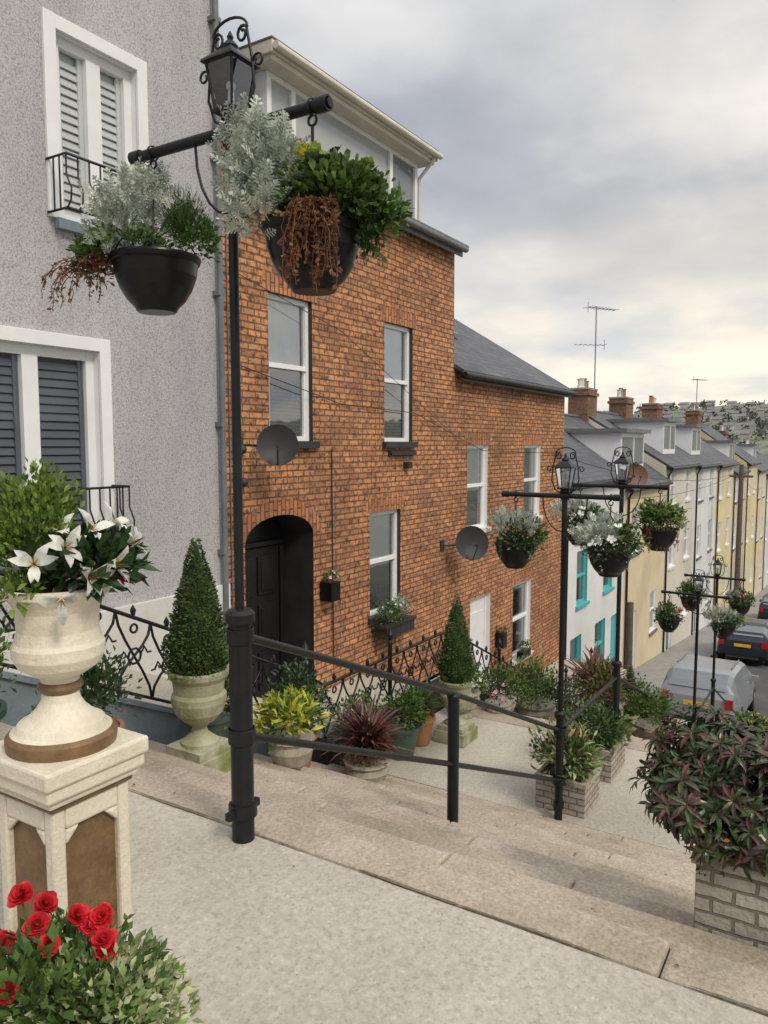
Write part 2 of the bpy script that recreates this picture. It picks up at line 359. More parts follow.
def rose(mb,p,ax,size,mat=None):
    rosette(mb,p,ax,size,mat or F_RED,T_RPET,((7,1.0,.12),(7,.95,.45),(7,.85,.9),(6,.72,1.5),(5,.6,2.6),(4,.5,4)),.003)
def daisies(mb,c,rad,n,size,mat):
    d=unit(n*3); d=d[d[:,2]>-.1][:n]
    for q in d:
        p=np.array(c)+q*np.array(rad)*rs.uniform(.9,1.1); rosette(mb,tuple(p),(q[0],q[1],q[2]+.4),size,mat,T_ROUND,((5,1.0,.3),))
R_=np.array([.528,-.849,0]); F_=np.array([.849,.528,0])
def off(c,r,f,u): return tuple(np.array(c,float)+R_*r+F_*f+UP*u)

# ------------------------------------------------------------------ levels
def line(X,pts):
    for (a,b),(c,d) in zip(pts,pts[1:]):
        if X<=c: return b+(d-b)*max(0,(X-a))/(c-a) if X>a else b
    return pts[-1][1]
NOSE=[(-60,-1.6),(2.5,-1.6),(5.785,-3.15),(5.8,-3.2),(8.4,-3.2),(12.4,-5.08),(12.41,-5.12),(14.8,-5.12),(18.1,-6.72),(60,-10.9),(160,-17)]
def gl(X): return line(X,NOSE)
FL=[(2.5,-1.6,10),(8.4,-3.2,12),(14.8,-5.12,10)]
def sz(X):
    z=-1.6
    for (x0,z0,n) in FL:
        if X>=x0: z=z0-.16*min(n,int((X-x0)/.365)+1)
    return z if X<18.1 else gl(X)

def ground():
    xs=[-2500,-600,-100,-20,0,2.4,6,8.3,12.6,14.8,18,30,45,60,100,160,250,350]+list(range(420,1500,60))+[1800,2600]
    ys=[-2500,-1200,-700,-400,-200,-100,-50,-20,-5,0,6,12,20,40,80,140,200,280,360,440,520,600,700,850,1200,2500]
    T=[(-2500,-2.1),(2.2,-2.1),(6,-3.9),(8.3,-3.9),(12.6,-5.7),(14.8,-5.7),(18,-7.2),(60,-11.4),(160,-18),(350,-26)]
    def hz(x,y):
        z=line(x,T)
        if x>350: z+= 63*(1-math.cos(min(1,(x-350)/620)*math.pi))/2*(1+.13*math.sin(y*.011+1)+.08*math.sin(y*.027+x*.01))
        return z
    v=[(x,y,hz(x,y)) for x in xs for y in ys]
    ny=len(ys); f=[(i*ny+j,(i+1)*ny+j,(i+1)*ny+j+1,i*ny+j+1) for i in range(len(xs)-1) for j in range(ny-1)]
    m,nt,p,out=newmat('ground_grass')
    tc=N(nt,'ShaderNodeTexCoord').outputs['Object']
    vo=N(nt,'ShaderNodeTexVoronoi'); vo.inputs['Scale'].default_value=.014; nt.links.new(tc,vo.inputs['Vector'])
    c=ramp(nt,vo.outputs['Color'],[(.2,(.15,.165,.11)),(.5,(.19,.205,.135)),(.8,(.15,.15,.12))])  # greyed field tones, with the hill's haze put into the colour
    c2=ramp(nt,noise(nt,tc,.03,8,.7),[(.48,(0,0,0)),(.62,(1,1,1))]); c=mixc(nt,c2,c,(.10,.11,.095))
    nt.links.new(c,p.inputs['Base Color']); p.inputs['Roughness'].default_value=.95
    mb=MB(); mb.add(v,f,m,True); mb.build('ground')
    HC=[M('far_wall_%d'%i,c,c,rough=.9) for i,c in enumerate(((.46,.45,.43),(.40,.36,.31),(.33,.31,.30)))]; HR=M('far_roof',(.15,.155,.17),(.19,.165,.155),rough=.8)
    hb=MB()
    for k in range(11):
        x0=500+k*44; y=-10
        while y<x0*.34:
            w=rnd.uniform(5,9)
            if rnd.random()<.6:
                x=x0+14*math.sin(y*.02+k)+rnd.uniform(-2,2); z=hz(x,y); h=4; d=7
                hb.box(x,x+d,y,y+w,z-3,z+h,rnd.choice(HC)); hb.prism([(x-.5,z+h),(x+d+.5,z+h),(x+d/2,z+h+2.4)],HR,'y',y-.3,y+w+.3)
            y+=w+rnd.uniform(.5,5)
    hb.build('distant_houses')
    tb=MB(); P=[];D=[];S=[]
    for i in range(480):
        x=rnd.uniform(380,1000); y=x*rnd.uniform(-.02,.36); z=hz(x,y); r=rnd.uniform(2.5,6)
        k=26; q=unit(k)*np.array([r,r,r*.7])*rs.uniform(.5,1,(k,1))+np.array([x,y,z+r*.5]); P.append(q); D.append(unit(k)); S+= [r*.7]*k
    P=np.concatenate(P); D=np.concatenate(D); tb.leaves(T_OVAL,P,D,unit(len(P)),S,leafmat('far_tree',[(.075,.085,.07),(.11,.115,.09),(.09,.095,.08)],.9,0)); tb.build('distant_trees')  # distance haze painted into the grey-green leaf colours
ground()

def slabs(mb,x0,x1,y0,y1,zt,zb,mat):
    y=y0
    while y<y1-.05:
        w=rnd.uniform(1.1,1.9); y2=min(y1,y+w)
        if y1-y2<.5: y2=y1
        j=rnd.uniform(-.005,.003); jx=rnd.uniform(-.008,.008)
        mb.box(x0,x1+jx,y+.002,y2-.002,zb,zt+j,mat); y=y2
mb=MB(); mb.box(-8,2.29,-3,4.2,-2.05,-1.6,CONC); mb.build('landing_pavement',bevel=.01)
mb=MB(); slabs(mb,2.293,2.5,-3,4.2,-1.598,-2.0,STEP)
for (x0,z0,n) in FL:
    for i in range(1,n+1):
        a=x0+.365*(i-1)-.05; b=x0+.365*i
        if i==n: b=a+.42
        slabs(mb,a,b,-3,4.2,z0-.16*i,z0-.16*i-.45,STEP)
mb.build('stone_steps',bevel=.016)
mb=MB()
for (x0,z0,n) in FL:
    for i in range(1,n+1):
        X=x0+.365*(i-1); z=z0-.16*i+.0065; m_=150; ys=np.linspace(-2.98,4.18,m_)
        ph=rnd.random()*9; wv=[.022+.014*math.sin(y*2.3+ph)+.012*math.sin(y*7.1+ph*2)+rnd.uniform(-.005,.012) for y in ys]
        v=[]
        for y,w_ in zip(ys,wv): v+=[(X+.008,y,z),(X+.012+max(.006,w_),y,z)]
        mb.add(v,[(2*k,2*k+1,2*k+3,2*k+2) for k in range(m_-1)],DIRT)
        v=[]
        for y,w_ in zip(ys,reversed(wv)): v+=[(X+.0105,y,z),(X+.0105,y,z+.02+max(0,w_)*.9)]
        mb.add(v,[(2*k,2*k+1,2*k+3,2*k+2) for k in range(m_-1)],DIRT)
m_=300; ys=np.linspace(-2.98,4.18,m_); v=[]
for y in ys: 
    w_=max(.0003,.003+.006*math.sin(y*3.1)*math.sin(y*7.7+1)+rnd.uniform(-.002,.003)); o_=.003*math.sin(y*9); v+=[(2.291-w_+o_,y,-1.5945),(2.291+w_+o_,y,-1.5945)]
mb.add(v,[(2*k,2*k+1,2*k+3,2*k+2) for k in range(m_-1)],DIRT)
mb.build('step_dirt')
mb=MB(); mb.box(6.16,8.05,-3,4.2,-3.7,-3.205,CONC); mb.box(12.79,14.45,-3,4.2,-5.6,-5.125,CONC); mb.build('lower_landing_pavement',bevel=.008)
mb=MB(); slabs(mb,8.055,8.4,-3,4.2,-3.2,-3.6,STEP); slabs(mb,14.455,14.8,-3,4.2,-5.12,-5.5,STEP); mb.build('landing_edge_stones',bevel=.012)
mb=MB(); n=230; P=np.stack([rs.uniform(.5,9,n),rs.uniform(-.6,4.1,n),np.zeros(n)],1)
P[:,2]=[sz(x)+.009 for x in P[:,0]]
d=unit(n); d[:,2]*=.15; mb.leaves(T_OVAL,P,d,np.tile(UP,(n,1))+unit(n)*.25,rs.uniform(.006,.022,n),L_BRN); mb.build('fallen_leaves')
mb=MB(); P=[]
for (x0,z0,k) in FL[:2]:
    for i in range(1,k+1):
        for j in range(26):
            y=rs.uniform(-1.5,4.15) if rs.rand()<.5 else rs.uniform(3.2,4.15); c=(x0+.365*(i-1)+.012,y,z0-.16*i)
            for q in range(rs.randint(3,9)): P.append((c[0]+rs.uniform(0,.02),c[1]+rs.normal()*.025,c[2]+.003))
P=np.array(P); n=len(P); d=unit(n)*.8; d[:,2]=abs(d[:,2])+.4; mb.leaves(T_OVAL,P,d,unit(n),rs.uniform(.012,.03,n),L_GRN); mb.build('weeds')
mb=MB(); xs=[18.45,25,35,45,60,100,160]
for a,b in zip(xs,xs[1:]):
    mb.quad((a,-3.5,gl(a)),(b,-3.5,gl(b)),(b,4.4,gl(b)),(a,4.4,gl(a)),ASPH)
mb.build('road')
mb=MB()
for a,b in zip(xs,xs[1:]):
    za,zb=gl(a),gl(b)
    mb.quad((a,4.404,za+.12),(b,4.404,zb+.12),(b,5.998,zb+.12),(a,5.998,za+.12),PAVE); mb.quad((a,4.404,za-.1),(b,4.404,zb-.1),(b,4.404,zb+.12),(a,4.404,za+.12),PAVE)
mb.quad((18.45,4.404,-7),(18.45,4.404,gl(18.45)+.12),(18.45,5.998,gl(18.45)+.12),(18.45,5.998,-7),PAVE)
mb.build('pavement')
mb=MB()
for i in range(22):
    x=24+i*6; mb.quad((x,.6,gl(x)+.004),(x+3,.6,gl(x+3)+.004),(x+3,.7,gl(x+3)+.004),(x,.7,gl(x)+.004),WPAINT)
mb.build('road_marking')
mb=MB(); xs=[-8,2.5,5.785,8.4,12.4,14.8,18.1,40,100]
for a,b in zip(xs,xs[1:]):
    mb.prism([(a,gl(a)-.6),(b,gl(b)-.6),(b,gl(b)+1.0),(a,gl(a)+1.0)],STONEB,'y',-3.4,-3.1)
    mb.prism([(a,gl(a)+1.003),(b,gl(b)+1.003),(b,gl(b)+1.08),(a,gl(a)+1.08)],PAVE,'y',-3.44,-3.06)
mb.build('boundary_wall')
mb=MB(); mb.box(-8,4.6,4.36,5.94,-2.8,-2.05,CONC); mb.box(4.61,6.2,4.36,5.94,-3.4,-2.75,CONC); mb.box(6.21,9.0,4.36,5.99,-5.2,-3.3,CONC); mb.box(9.01,11.8,4.36,5.99,-5.4,-3.95,CONC); mb.box(11.81,17.6,4.36,5.99,-6.9,-5.15,CONC)
mb.build('garden_terrace')
mb=MB()
for a,b in zip([-8,2.5,5.0,5.785,8.4,12.4,14.8],[2.5,5.0,5.785,8.4,12.4,14.8,17.7]):
    mt=BLUEG if a<4.9 else BLKPAINT
    za,zb=gl(a+.001),gl(b)
    mb.prism([(a,za-.8),(b,zb-.8),(b,zb+.26),(a,za+.26)],mt,'y',4.205,4.35)
    mb.prism([(a,za+.262),(b,zb+.262),(b,zb+.30),(a,za+.30)],mt,'y',4.18,4.375)
mb.build('fence_plinth_wall')
def fence():
    mb=MB(); Y=4.28; H=.66; x=-2.0; B=.30; i=0
    def P(X,t): return (X,Y,gl(X)+.30+H*t)
    while x<17.4:
        b=x+B
        for t,r in ((.06,.012),(.9,.015)): mb.tube([P(x,t),P(b,t)],r,BLACK,6,False)
        for sg in (0,1):
            pts=[]
            for k in range(7):
                u=k/6; s=u*u*(3-2*u); pts.append(P(x+B*(s if sg else 1-s),.06+.84*u))
            mb.tube(pts,.010,BLACK,5,False)
        mx=x+B/2
        for (tt,rr) in ((.48,.055),(.78,.03)):
            ring=[(mx+rr*math.cos(q*math.pi/5),Y-.004,gl(mx)+.30+H*tt+rr*math.sin(q*math.pi/5)) for q in range(11)]
            mb.tube(ring,.009,BLACK,5,False)
        for sg in (-1,1): 
            q=P(mx,.48); mb.tube([(mx+sg*.055,Y,q[2]),(mx+sg*.09,Y,q[2]+.05),(mx+sg*.12,Y,q[2]+.0),(mx+sg*.15,Y,q[2])],.008,BLACK,5,False)
        p=P(mx,.9); mb.tube([p,(p[0],Y,p[2]+.05),(p[0],Y,p[2]+.09)],[.009,.022,.002],BLACK,6,False)
        if i%5==0:
            g=gl(x)+.30; mb.tube([(x,Y,g-.02),(x,Y,g+H+.1)],.024,BLACK,8); mb.lathe([(.001,.17),(.012,.14),(.036,.09),(.036,.06),(.016,.03),(.03,.0)],(x,Y,g+H+.09),BLACK,10)
        x=b; i+=1
    mb.build('iron_fence')
fence()

# ------------------------------------------------------------------ houses
def wavy(fr,X0,X1,z0,z1,y,mat,n=18):
    v=[]
    for i in range(n+1):
        x=X0+(X1-X0)*i/n; yy=y+.014*math.sin(i*1.9); v+=[(x,yy,z0),(x,yy,z1)]
    fr.add(v,[(2*i,2*i+2,2*i+3,2*i+1) for i in range(n)],mat,True)
def window(fr,gl_,X0,X1,Z0,Z1,Y,frame=WHITE,kind='sash',inner='curtain',rv=.09):
    w=.06; a,b=Y+rv-.03,Y+rv+.04
    if inner in('slatd','slatw'): w=.085
    fr.box(X0,X0+w,a,b,Z0,Z1,frame); fr.box(X1-w,X1,a,b,Z0,Z1,frame); fr.box(X0+w,X1-w,a,b,Z1-w,Z1,frame); fr.box(X0+w,X1-w,a,b,Z0,Z0+w,frame)
    xm=(X0+X1)/2; zm=Z0+(Z1-Z0)*.52
    if kind=='sash':
        fr.box(X0+w,X1-w,a-.015,b-.005,zm-.03,zm+.03,frame)
        fr.box(X0+w,X0+w+.03,a+.01,b-.01,Z0+w,zm-.03,frame); fr.box(X1-w-.03,X1-w,a+.01,b-.01,Z0+w,zm-.03,frame)
    if kind=='double':
        fr.box(xm-.075,xm+.075,a-.01,b-.005,Z0+w,Z1-w,frame)
    gy=Y+rv+.012
    gl_.quad((X0+w,gy,Z0+w),(X1-w,gy,Z0+w),(X1-w,gy,Z1-w),(X0+w,gy,Z1-w),GLASSL if inner in('slatd','slatw') else GLASS)
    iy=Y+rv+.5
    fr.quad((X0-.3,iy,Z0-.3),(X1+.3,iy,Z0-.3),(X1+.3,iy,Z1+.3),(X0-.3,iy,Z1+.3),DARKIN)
    cy=Y+rv+.05
    if inner=='curtain':
        wavy(fr,X0+w,X0+(X1-X0)*.36,Z0,Z1,cy,CURT); wavy(fr,X1-(X1-X0)*.3,X1-w,Z0,Z1,cy,CURT)
    if inner in('half','blind'): wavy(fr,X0+w,X1-w,zm-(.02 if inner=='blind' else .1),Z1,cy,CURT,8)
    if inner=='blind':
        st=.045; z=Z0+w
        while z<zm-.25:
            fr.quad((X0+w,cy-.018,z),(X1-w,cy-.018,z),(X1-w,cy+.01,z+st*.72),(X0+w,cy+.01,z+st*.72),BLIND); z+=st
    if inner in ('slatd','slatw'):
        mt,bk={'slatd':(SHUTD,SHUTDB),'slatw':(SHUTW,SHUTWB)}[inner]; st=.075; z=Z0+w; c0=Y+rv+.02
        fr.quad((X0+w,c0+.05,Z0),(X1-w,c0+.05,Z0),(X1-w,c0+.05,Z1),(X0+w,c0+.05,Z1),bk)
        while z<Z1-w-.05:
            for xx in ((X0+w+.04,xm-.12),(xm+.12,X1-w-.04)):
                fr.prism([(c0+.008,z),(c0+.014,z-.004),(c0+.038,z+st*.80),(c0+.030,z+st*.84)],mt,'x',xx[0],xx[1])
            z+=st
        for xx in ((X0+w,xm-.075),(xm+.075,X1-w)):
            for e in (xx[0],xx[1]-.045): fr.box(e,e+.045,c0+.0,c0+.03,Z0+w,Z1-w,mt)
def terrace(name,X0,X1,base,eave,ridge,wall,wins=(),doors=(),frame=WHITE,sill=WHITE,Yf=6.,depth=6.5,chim=(),lintel=None,pipe=None,reveal=None,roof=SLATE,gutter=BLACK,chimmat=CHIMB,arch=None):
    e=empty(name,((X0+X1)/2,Yf,base)); a,b=X0+.002,X1-.002
    holes=[tuple(w[:4]) for w in wins]+[tuple(d[:4]) for d in doors]
    if arch: holes.append((*arch,'arch'))
    mb=MB(); mb.wallY(a,b,base-.6,eave,Yf,holes,wall,reveal)
    Yb=Yf+depth; Ym=Yf+depth/2
    if arch:
        p,q,zb_,zt_=arch; cx=(p+q)/2; hw=(q-p)/2; zs=zt_-.30
        arc=[(cx+hw*math.cos(math.pi*i/16),zs+.30*math.sin(math.pi*i/16)) for i in range(17)]
        def o(x,z,k):
            dx,dz=x-cx,(z-zs)*1.6; l=math.hypot(dx,dz); return (x+dx/l*k,z+dz/l*k)
        for i in range(16):
            (x1,z1),(x2,z2)=arc[i],arc[i+1]
            mb.quad((x2,Yf,z2),(x1,Yf,z1),(x1,Yf,zt_),(x2,Yf,zt_),wall)
            mb.quad((x2,Yf,z2),(x1,Yf,z1),(x1,Yf+.55,z1),(x2,Yf+.55,z2),BLKPAINT)
            p1,p2=o(x1,z1,.2),o(x2,z2,.2); mb.add([(x1,Yf-.006,z1),(x2,Yf-.006,z2),(p2[0],Yf-.006,p2[1]),(p1[0],Yf-.006,p1[1])],[(0,1,2,3)],BRICKS)
        mb.quad((p,Yf,zb_),(p,Yf+.55,zb_),(p,Yf+.55,zs),(p,Yf,zs),BLKPAINT); mb.quad((q,Yf,zb_),(q,Yf,zs),(q,Yf+.55,zs),(q,Yf+.55,zb_),BLKPAINT)
    for X in (a,b): mb.add([(X,Yf,base-.6),(X,Yb,base-.6),(X,Yb,eave),(X,Ym,ridge),(X,Yf,eave)],[(0,1,2,3,4)],wall)
    mb.quad((a,Yb,base-.6),(b,Yb,base-.6),(b,Yb,eave),(a,Yb,eave),wall)
    mb.build('walls',e)
    rb=MB(); t=.07; sl=(ridge-eave)/(depth/2); ov=.2
    for sg,Y0 in ((1,Yf-ov),(-1,Yb+ov)):
        z0=eave-sl*ov+.03
        rb.prism([(Y0,z0),(Ym,ridge+.03),(Ym,ridge+.03+t),(Y0,z0+t)],roof,'x',a+.001,b-.001)
    rb.box(a+.002,b-.002,Ym-.09,Ym+.09,ridge+t,ridge+t+.07,LEAD)
    rb.build('roof',e)
    fr=MB(); g=MB()
    for w in wins:
        kind=w[4] if len(w)>4 else 'sash'; inn=w[5] if len(w)>5 else rnd.choice(['curtain','half','blind'])
        window(fr,g,w[0],w[1],w[2],w[3],Yf,frame,kind,inn)
        fr.box(w[0]-.06,w[1]+.06,Yf-.07,Yf+.058,w[2]-.09,w[2]-.001,sill)
        if lintel: fr.box(w[0]-.1,w[1]+.1,Yf-.006,Yf+.05,w[3]+.001,w[3]+.225,lintel)
    for d in doors:
        dm=d[4] if len(d)>4 else DOORB
        fr.box(d[0]+.001,d[0]+.07,Yf+.08,Yf+.15,d[2],d[3],frame); fr.box(d[1]-.07,d[1]-.001,Yf+.08,Yf+.15,d[2],d[3],frame); fr.box(d[0]+.07,d[1]-.07,Yf+.08,Yf+.15,d[3]-.07,d[3],frame)
        fr.box(d[0]+.07,d[1]-.07,Yf+.10,Yf+.14,d[2],d[3]-.07,dm)
        for q in ((.15,.45),(.55,.9)):
            h=d[3]-d[2]-.1; fr.box(d[0]+.17,d[1]-.17,Yf+.085,Yf+.099,d[2]+h*q[0],d[2]+h*q[1],dm)
    if wins or doors: fr.build('window_and_door_frames',e,bevel=.003)
    if wins: g.build('window_glass',e)
    gb=MB(); gb.tube([(a,Yf-ov-.02,eave-sl*ov+.02),(b,Yf-ov-.02,eave-sl*ov+.02)],.05,gutter,8)
    gb.box(a,b,Yf-ov+.045,Yf-ov+.07,eave-.2,eave-.02,gutter)
    if pipe is not None: gb.tube([(pipe,Yf-ov,eave-.1),(pipe,Yf-.05,eave-.35),(pipe,Yf-.05,base)],.035,gutter,8)
    gb.build('gutter',e)
    for cx in chim:
        c=MB(); zt=ridge+.85; c.box(cx-.6,cx+.6,Ym-.38,Ym+.38,ridge-1.0,zt,chimmat); c.box(cx-.66,cx+.66,Ym-.44,Ym+.44,zt-.22,zt-.1,chimmat); c.box(cx-.63,cx+.63,Ym-.4,Ym+.4,zt+.001,zt+.07,PAVE)
        for k in (-.4,-.13,.14,.41):
            h=rnd.uniform(.28,.42); c.lathe([(.11,0),(.09,.1),(.085,h-.05),(.11,h-.03),(.11,h),(.07,h)],(cx+k,Ym,zt+.07),rnd.choice([TERC,PAVE,CREAMT]),12)
        c.build('chimney',e)
    return e

H0=terrace('pebbledash_house',-5,6.3,-2.1,8.2,10.5,PEB,wins=[(4.32,5.18,1.95,3.52,'double','slatw'),(3.36,4.66,-.92,.85,'double','slatd'),(.9,1.8,1.95,3.52,'double','slatw')],frame=WHITE,sill=BLUEG,reveal=WHITE)
mb=MB()
for (a,b,c,d) in ((4.32,5.18,1.95,3.52),(3.36,4.66,-.92,.85)):
    w=.12; y0,y1=5.965,6.0-.001
    mb.box(a-w,a-.002,y0,y1,c-.001,d+w,WHITE); mb.box(b+.002,b+w,y0,y1,c-.001,d+w,WHITE); mb.box(a-.002,b+.002,y0,y1,d+.002,d+w-.002,WHITE)
mb.box(-5,6.295,5.95,5.998,-3.4,-1.55,WWALL)
mb.build('window_surrounds',H0,bevel=.004)
def balconette(X0,X1,z0,z1):
    mb=MB(); Y=5.99; D=.26
    for z in (z0,z1): mb.tube([(X0,Y,z),(X0,Y-D,z),(X1,Y-D,z),(X1,Y,z)],.012,BLACK,6)
    n=int((X1-X0)/.105)
    for i in range(n+1):
        x=X0+(X1-X0)*i/n; h=z1-z0
        mb.tube([(x,Y-D,z1),(x,Y-D-.0,z0+h*.6),(x,Y-D-.06,z0+h*.35),(x,Y-D-.05,z0+h*.12),(x,Y-D,z0)],.008,BLACK,5,False)
    for y in (Y-.09,Y-.17):
        for x in (X0,X1): mb.tube([(x,y,z1),(x,y,z0)],.008,BLACK,5,False)
    mb.build('balcony_rail',H0)
balconette(4.2,5.22,1.98,2.42); balconette(3.25,4.75,-.86,-.38)
mb=MB(); mb.tube([(6.2,5.93,8),(6.2,5.93,-2)],.035,LEAD,8)
for z in (-1.2,.2,1.6,3.,4.4): mb.box(6.15,6.25,5.9,5.998,z,z+.05,LEAD)
mb.tube([(6.42,5.985,3.3),(6.42,5.985,-2.4)],.012,BLKPAINT,5); mb.tube([(6.36,5.985,3.2),(6.37,5.985,-2.4)],.008,LEAD,5)
mb.build('drainpipe',H0)

w1=[(7.06,7.91,.05,1.8,'sash','blind'),(9.65,10.48,.05,1.8,'sash','blind'),(9.25,10.12,-2.52,-.98,'sash','half')]
H1=terrace('brick_house',6.3,11.9,-3.3,3.35,5.2,BRICK,wins=w1,frame=WHITE,sill=BLKPAINT,lintel=BRICKS,reveal=BLKPAINT,gutter=LEAD,arch=(6.6,7.9,-3.9,-.85))
mb=MB(); mb.box(6.58,7.92,6.5,6.56,-3.6,-.8,DOORB); mb.box(6.78,7.72,6.44,6.499,-3.3,-1.3,DOORB)
for r in range(3):
    for c in range(2):
        x=6.88+c*.42; z=-3.15+r*.62; mb.box(x,x+.32,6.42,6.439,z,z+.5,DOORB); mb.box(x+.05,x+.27,6.408,6.4195,z+.05,z+.45,DOORB)
mb.box(6.72,7.78,6.40,6.499,-1.28,-1.22,DOORB); mb.box(6.68,6.76,6.42,6.499,-3.3,-1.3,DOORB); mb.box(7.74,7.82,6.42,6.499,-3.3,-1.3,DOORB)
mb.ball((6.9,6.39,-2.3),.03,GREYM); mb.box(6.605,7.895,5.7,6.5,-3.45,-3.28,PAVE)
mb.build('front_door',H1,bevel=.006)
DX0,DX1,DY=7.2,10.78,6.12; zb,zt=3.3,4.36
mb=MB()
mb.box(DX0,DX1,DY+.02,9.2,zb,zt,WHITE)
mb.box(DX0-.16,DX1+.16,DY-.24,9.3,zt+.001,zt+.06,CREAMT); mb.box(DX0-.2,DX1+.2,DY-.28,9.34,zt+.061,zt+.20,CREAMT); mb.box(DX0-.21,DX1+.21,DY-.29,9.35,zt+.201,zt+.225,LEAD)
mb.tube([(DX0-.2,DY-.33,zt+.12),(DX1+.2,DY-.33,zt+.12)],.045,CREAMT,8)
for x in (DX0,7.66,9.96,DX1-.08): mb.box(x,x+.08,DY-.03,DY+.019,zb+.12,zt-.06,WHITE)
mb.box(DX0,DX1,DY-.031,DY+.018,zt-.06,zt,WHITE); mb.box(DX0,DX1,DY-.05,DY+.018,zb+.02,zb+.12,WHITE)
mb.tube([(DX1+.05,DY-.3,zt+.05),(DX1+.06,DY-.02,zt-.2),(DX1+.06,DY-.02,zb+.1)],.03,CREAMT,8)
mb.build('dormer',H1,bevel=.006)
GLD=M('dormer_pane',(.16,.18,.19),(.2,.22,.22),rough=.08,scale=1)
GLB=M('dormer_blind_pane',(.42,.44,.43),(.36,.38,.38),rough=.12,scale=1)
mb=MB()
for (p,q,g_) in ((7.28,7.66,GLB),(7.74,9.96,GLB),(10.04,10.7,GLD)): mb.quad((p,DY+.012,zb+.12),(q,DY+.012,zb+.12),(q,DY+.012,zt-.06),(p,DY+.012,zt-.06),g_)
mb.build('dormer_glass',H1)
mb=MB(); mb.prism([(5.74,3.28),(6.1,3.46),(6.1,3.50),(5.74,3.32)],LEAD,'x',6.31,11.92)
mb.build('eaves_board',H1)
mb=MB()
for (x,z) in ((6.5,-.05),(6.52,-.42)): mb.ball((x,5.93,z),.055,BLKPAINT); 
mb.box(9.75,10.5,5.93,5.998,-.15,-.09,BLKPAINT); mb.box(10.2,10.32,5.9,5.998,-.36,-.26,BLKPAINT)
mb.tube([(8.3,5.985,-.05),(8.32,5.985,-2.9)],.009,BLKPAINT,5); mb.tube([(6.5,5.98,.9),(8.5,5.97,.55),(10.5,5.97,.5),(13,5.95,-.1),(17.5,5.96,-.2)],.006,BLKPAINT,4)
mb.tube([(6.5,5.97,1.9),(8.4,5.9,1.5),(11.8,5.97,.2)],.005,BLKPAINT,4)
mb.build('wall_lights_and_cables',H1)

H2=terrace('brick_house',11.9,17.7,-5.1,1.3,3.3,BRICK,wins=[(12.47,13.35,-1.55,0,'sash','half'),(15.2,16.15,-1.55,0,'sash','curtain'),(14.7,15.7,-4.5,-2.9,'sash','curtain')],doors=[(12.65,13.55,-5.1,-2.85,WHITE)],frame=WHITE,sill=CREAMT,lintel=BRICKS,reveal=WHITE)
mb=MB(); mb.prism([(7.3,2.26),(8.2,2.81),(8.2,2.87),(7.3,2.32)],LEAD,'x',13.9,14.8); mb.quad((13.98,7.38,2.375),(14.72,7.38,2.375),(14.72,8.12,2.83),(13.98,8.12,2.83),GLD); mb.build('skylight',H2)

def wm(nm,c): return M(nm,c,tuple(x*.88 for x in c),scale=.9,rough=.8,bump=.2,c3=tuple(x*.75 for x in c),fine=(25,.06))
CRM=wm('cream_render',(.66,.55,.36)); PG=wm('pale_cream_render',(.64,.60,.50)); YC=wm('yellow_cream_render',(.68,.58,.33)); BE=wm('beige_render',(.57,.48,.36)); BLG=wm('blue_grey_render',(.42,.46,.5)); WH2=wm('offwhite_render',(.66,.65,.61))
def row(X0,X1,base,eave,st,door=True,ww=.95,n=2):
    W=[];D=[]; H=(eave-base)/st
    for s in range(st):
        for i in range(n):
            cx=X0+(X1-X0)*(i+.5)/n
            z0=base+H*s+.95; z1=min(z0+1.45,eave-.15)
            if s==0 and i==0 and door: D.append((cx-.5,cx+.45,base,base+2.15)); continue
            W.append((cx-ww/2,cx+ww/2,z0,z1))
    return W,D
H3=terrace('terraced_house',17.7,23.4,-7.1,-.9,1.0,WWALL,wins=[(18.9,19.8,-4.1,-2.7),(21.3,22.2,-4.1,-2.7),(18.5,19.4,-6.35,-4.9),(20.6,21.6,-6.35,-4.9)],doors=[(22.2,23.1,-7.1,-5,TURQ)],frame=TURQ,sill=TURQ,reveal=TURQ,pipe=17.95)
specs=[(23.4,29,-7.5,-1.25,1.0,CRM,2,()),(29,34.8,-8.0,-.75,1.25,PG,3,(29.4,)),(34.8,40.6,-8.5,-.85,1.2,WWALL,3,(35.,)),(40.6,46.4,-9.0,-.95,1.2,YC,3,(41.,)),(46.4,52.2,-9.6,-1.5,.8,BE,3,()),(52.2,58,-10.1,-1.1,1.3,YC,3,(52.4,)),(58,63.8,-10.7,-1.7,.6,CRM,3,()),(63.8,70,-11.2,-2.2,.2,WH2,3,(64.,)),(70,76,-11.6,-2.6,-.2,BE,3,()),(76,84,-12.2,-3.2,-.8,CRM,3,(80,)),(84,92,-12.8,-3.4,-1.,BLG,3,())]
for i,(x0,x1,bs,ev,rg,wmx,st,ch) in enumerate(specs):
    W,D=row(x0,x1,bs,ev,st)
    H=terrace('terraced_house',x0,x1,bs,ev,rg,wmx,wins=W,doors=[d+(rnd.choice([DOORB,TURQ,WOOD,GPOT]),) for d in D],frame=WHITE,sill=WHITE if i%2 else LEAD,chim=ch,pipe=x0+.3,reveal=WHITE)
    if i in (0,1,2,4,6):
        d=MB(); xm=(x0+x1)/2; w=1.1 if i else 1.5
        d.box(xm-w,xm+w,6.5,8.6,ev+.2,ev+1.65,WHITE); d.box(xm-w-.15,xm+w+.15,6.3,8.7,ev+1.651,ev+1.78,LEAD)
        d.quad((xm-w+.12,6.495,ev+.6),(xm+w-.12,6.495,ev+.6),(xm+w-.12,6.495,ev+1.5),(xm-w+.12,6.495,ev+1.5),GLD)
        d.box(xm-.04,xm+.04,6.47,6.494,ev+.6,ev+1.5,WHITE); d.build('dormer',H)
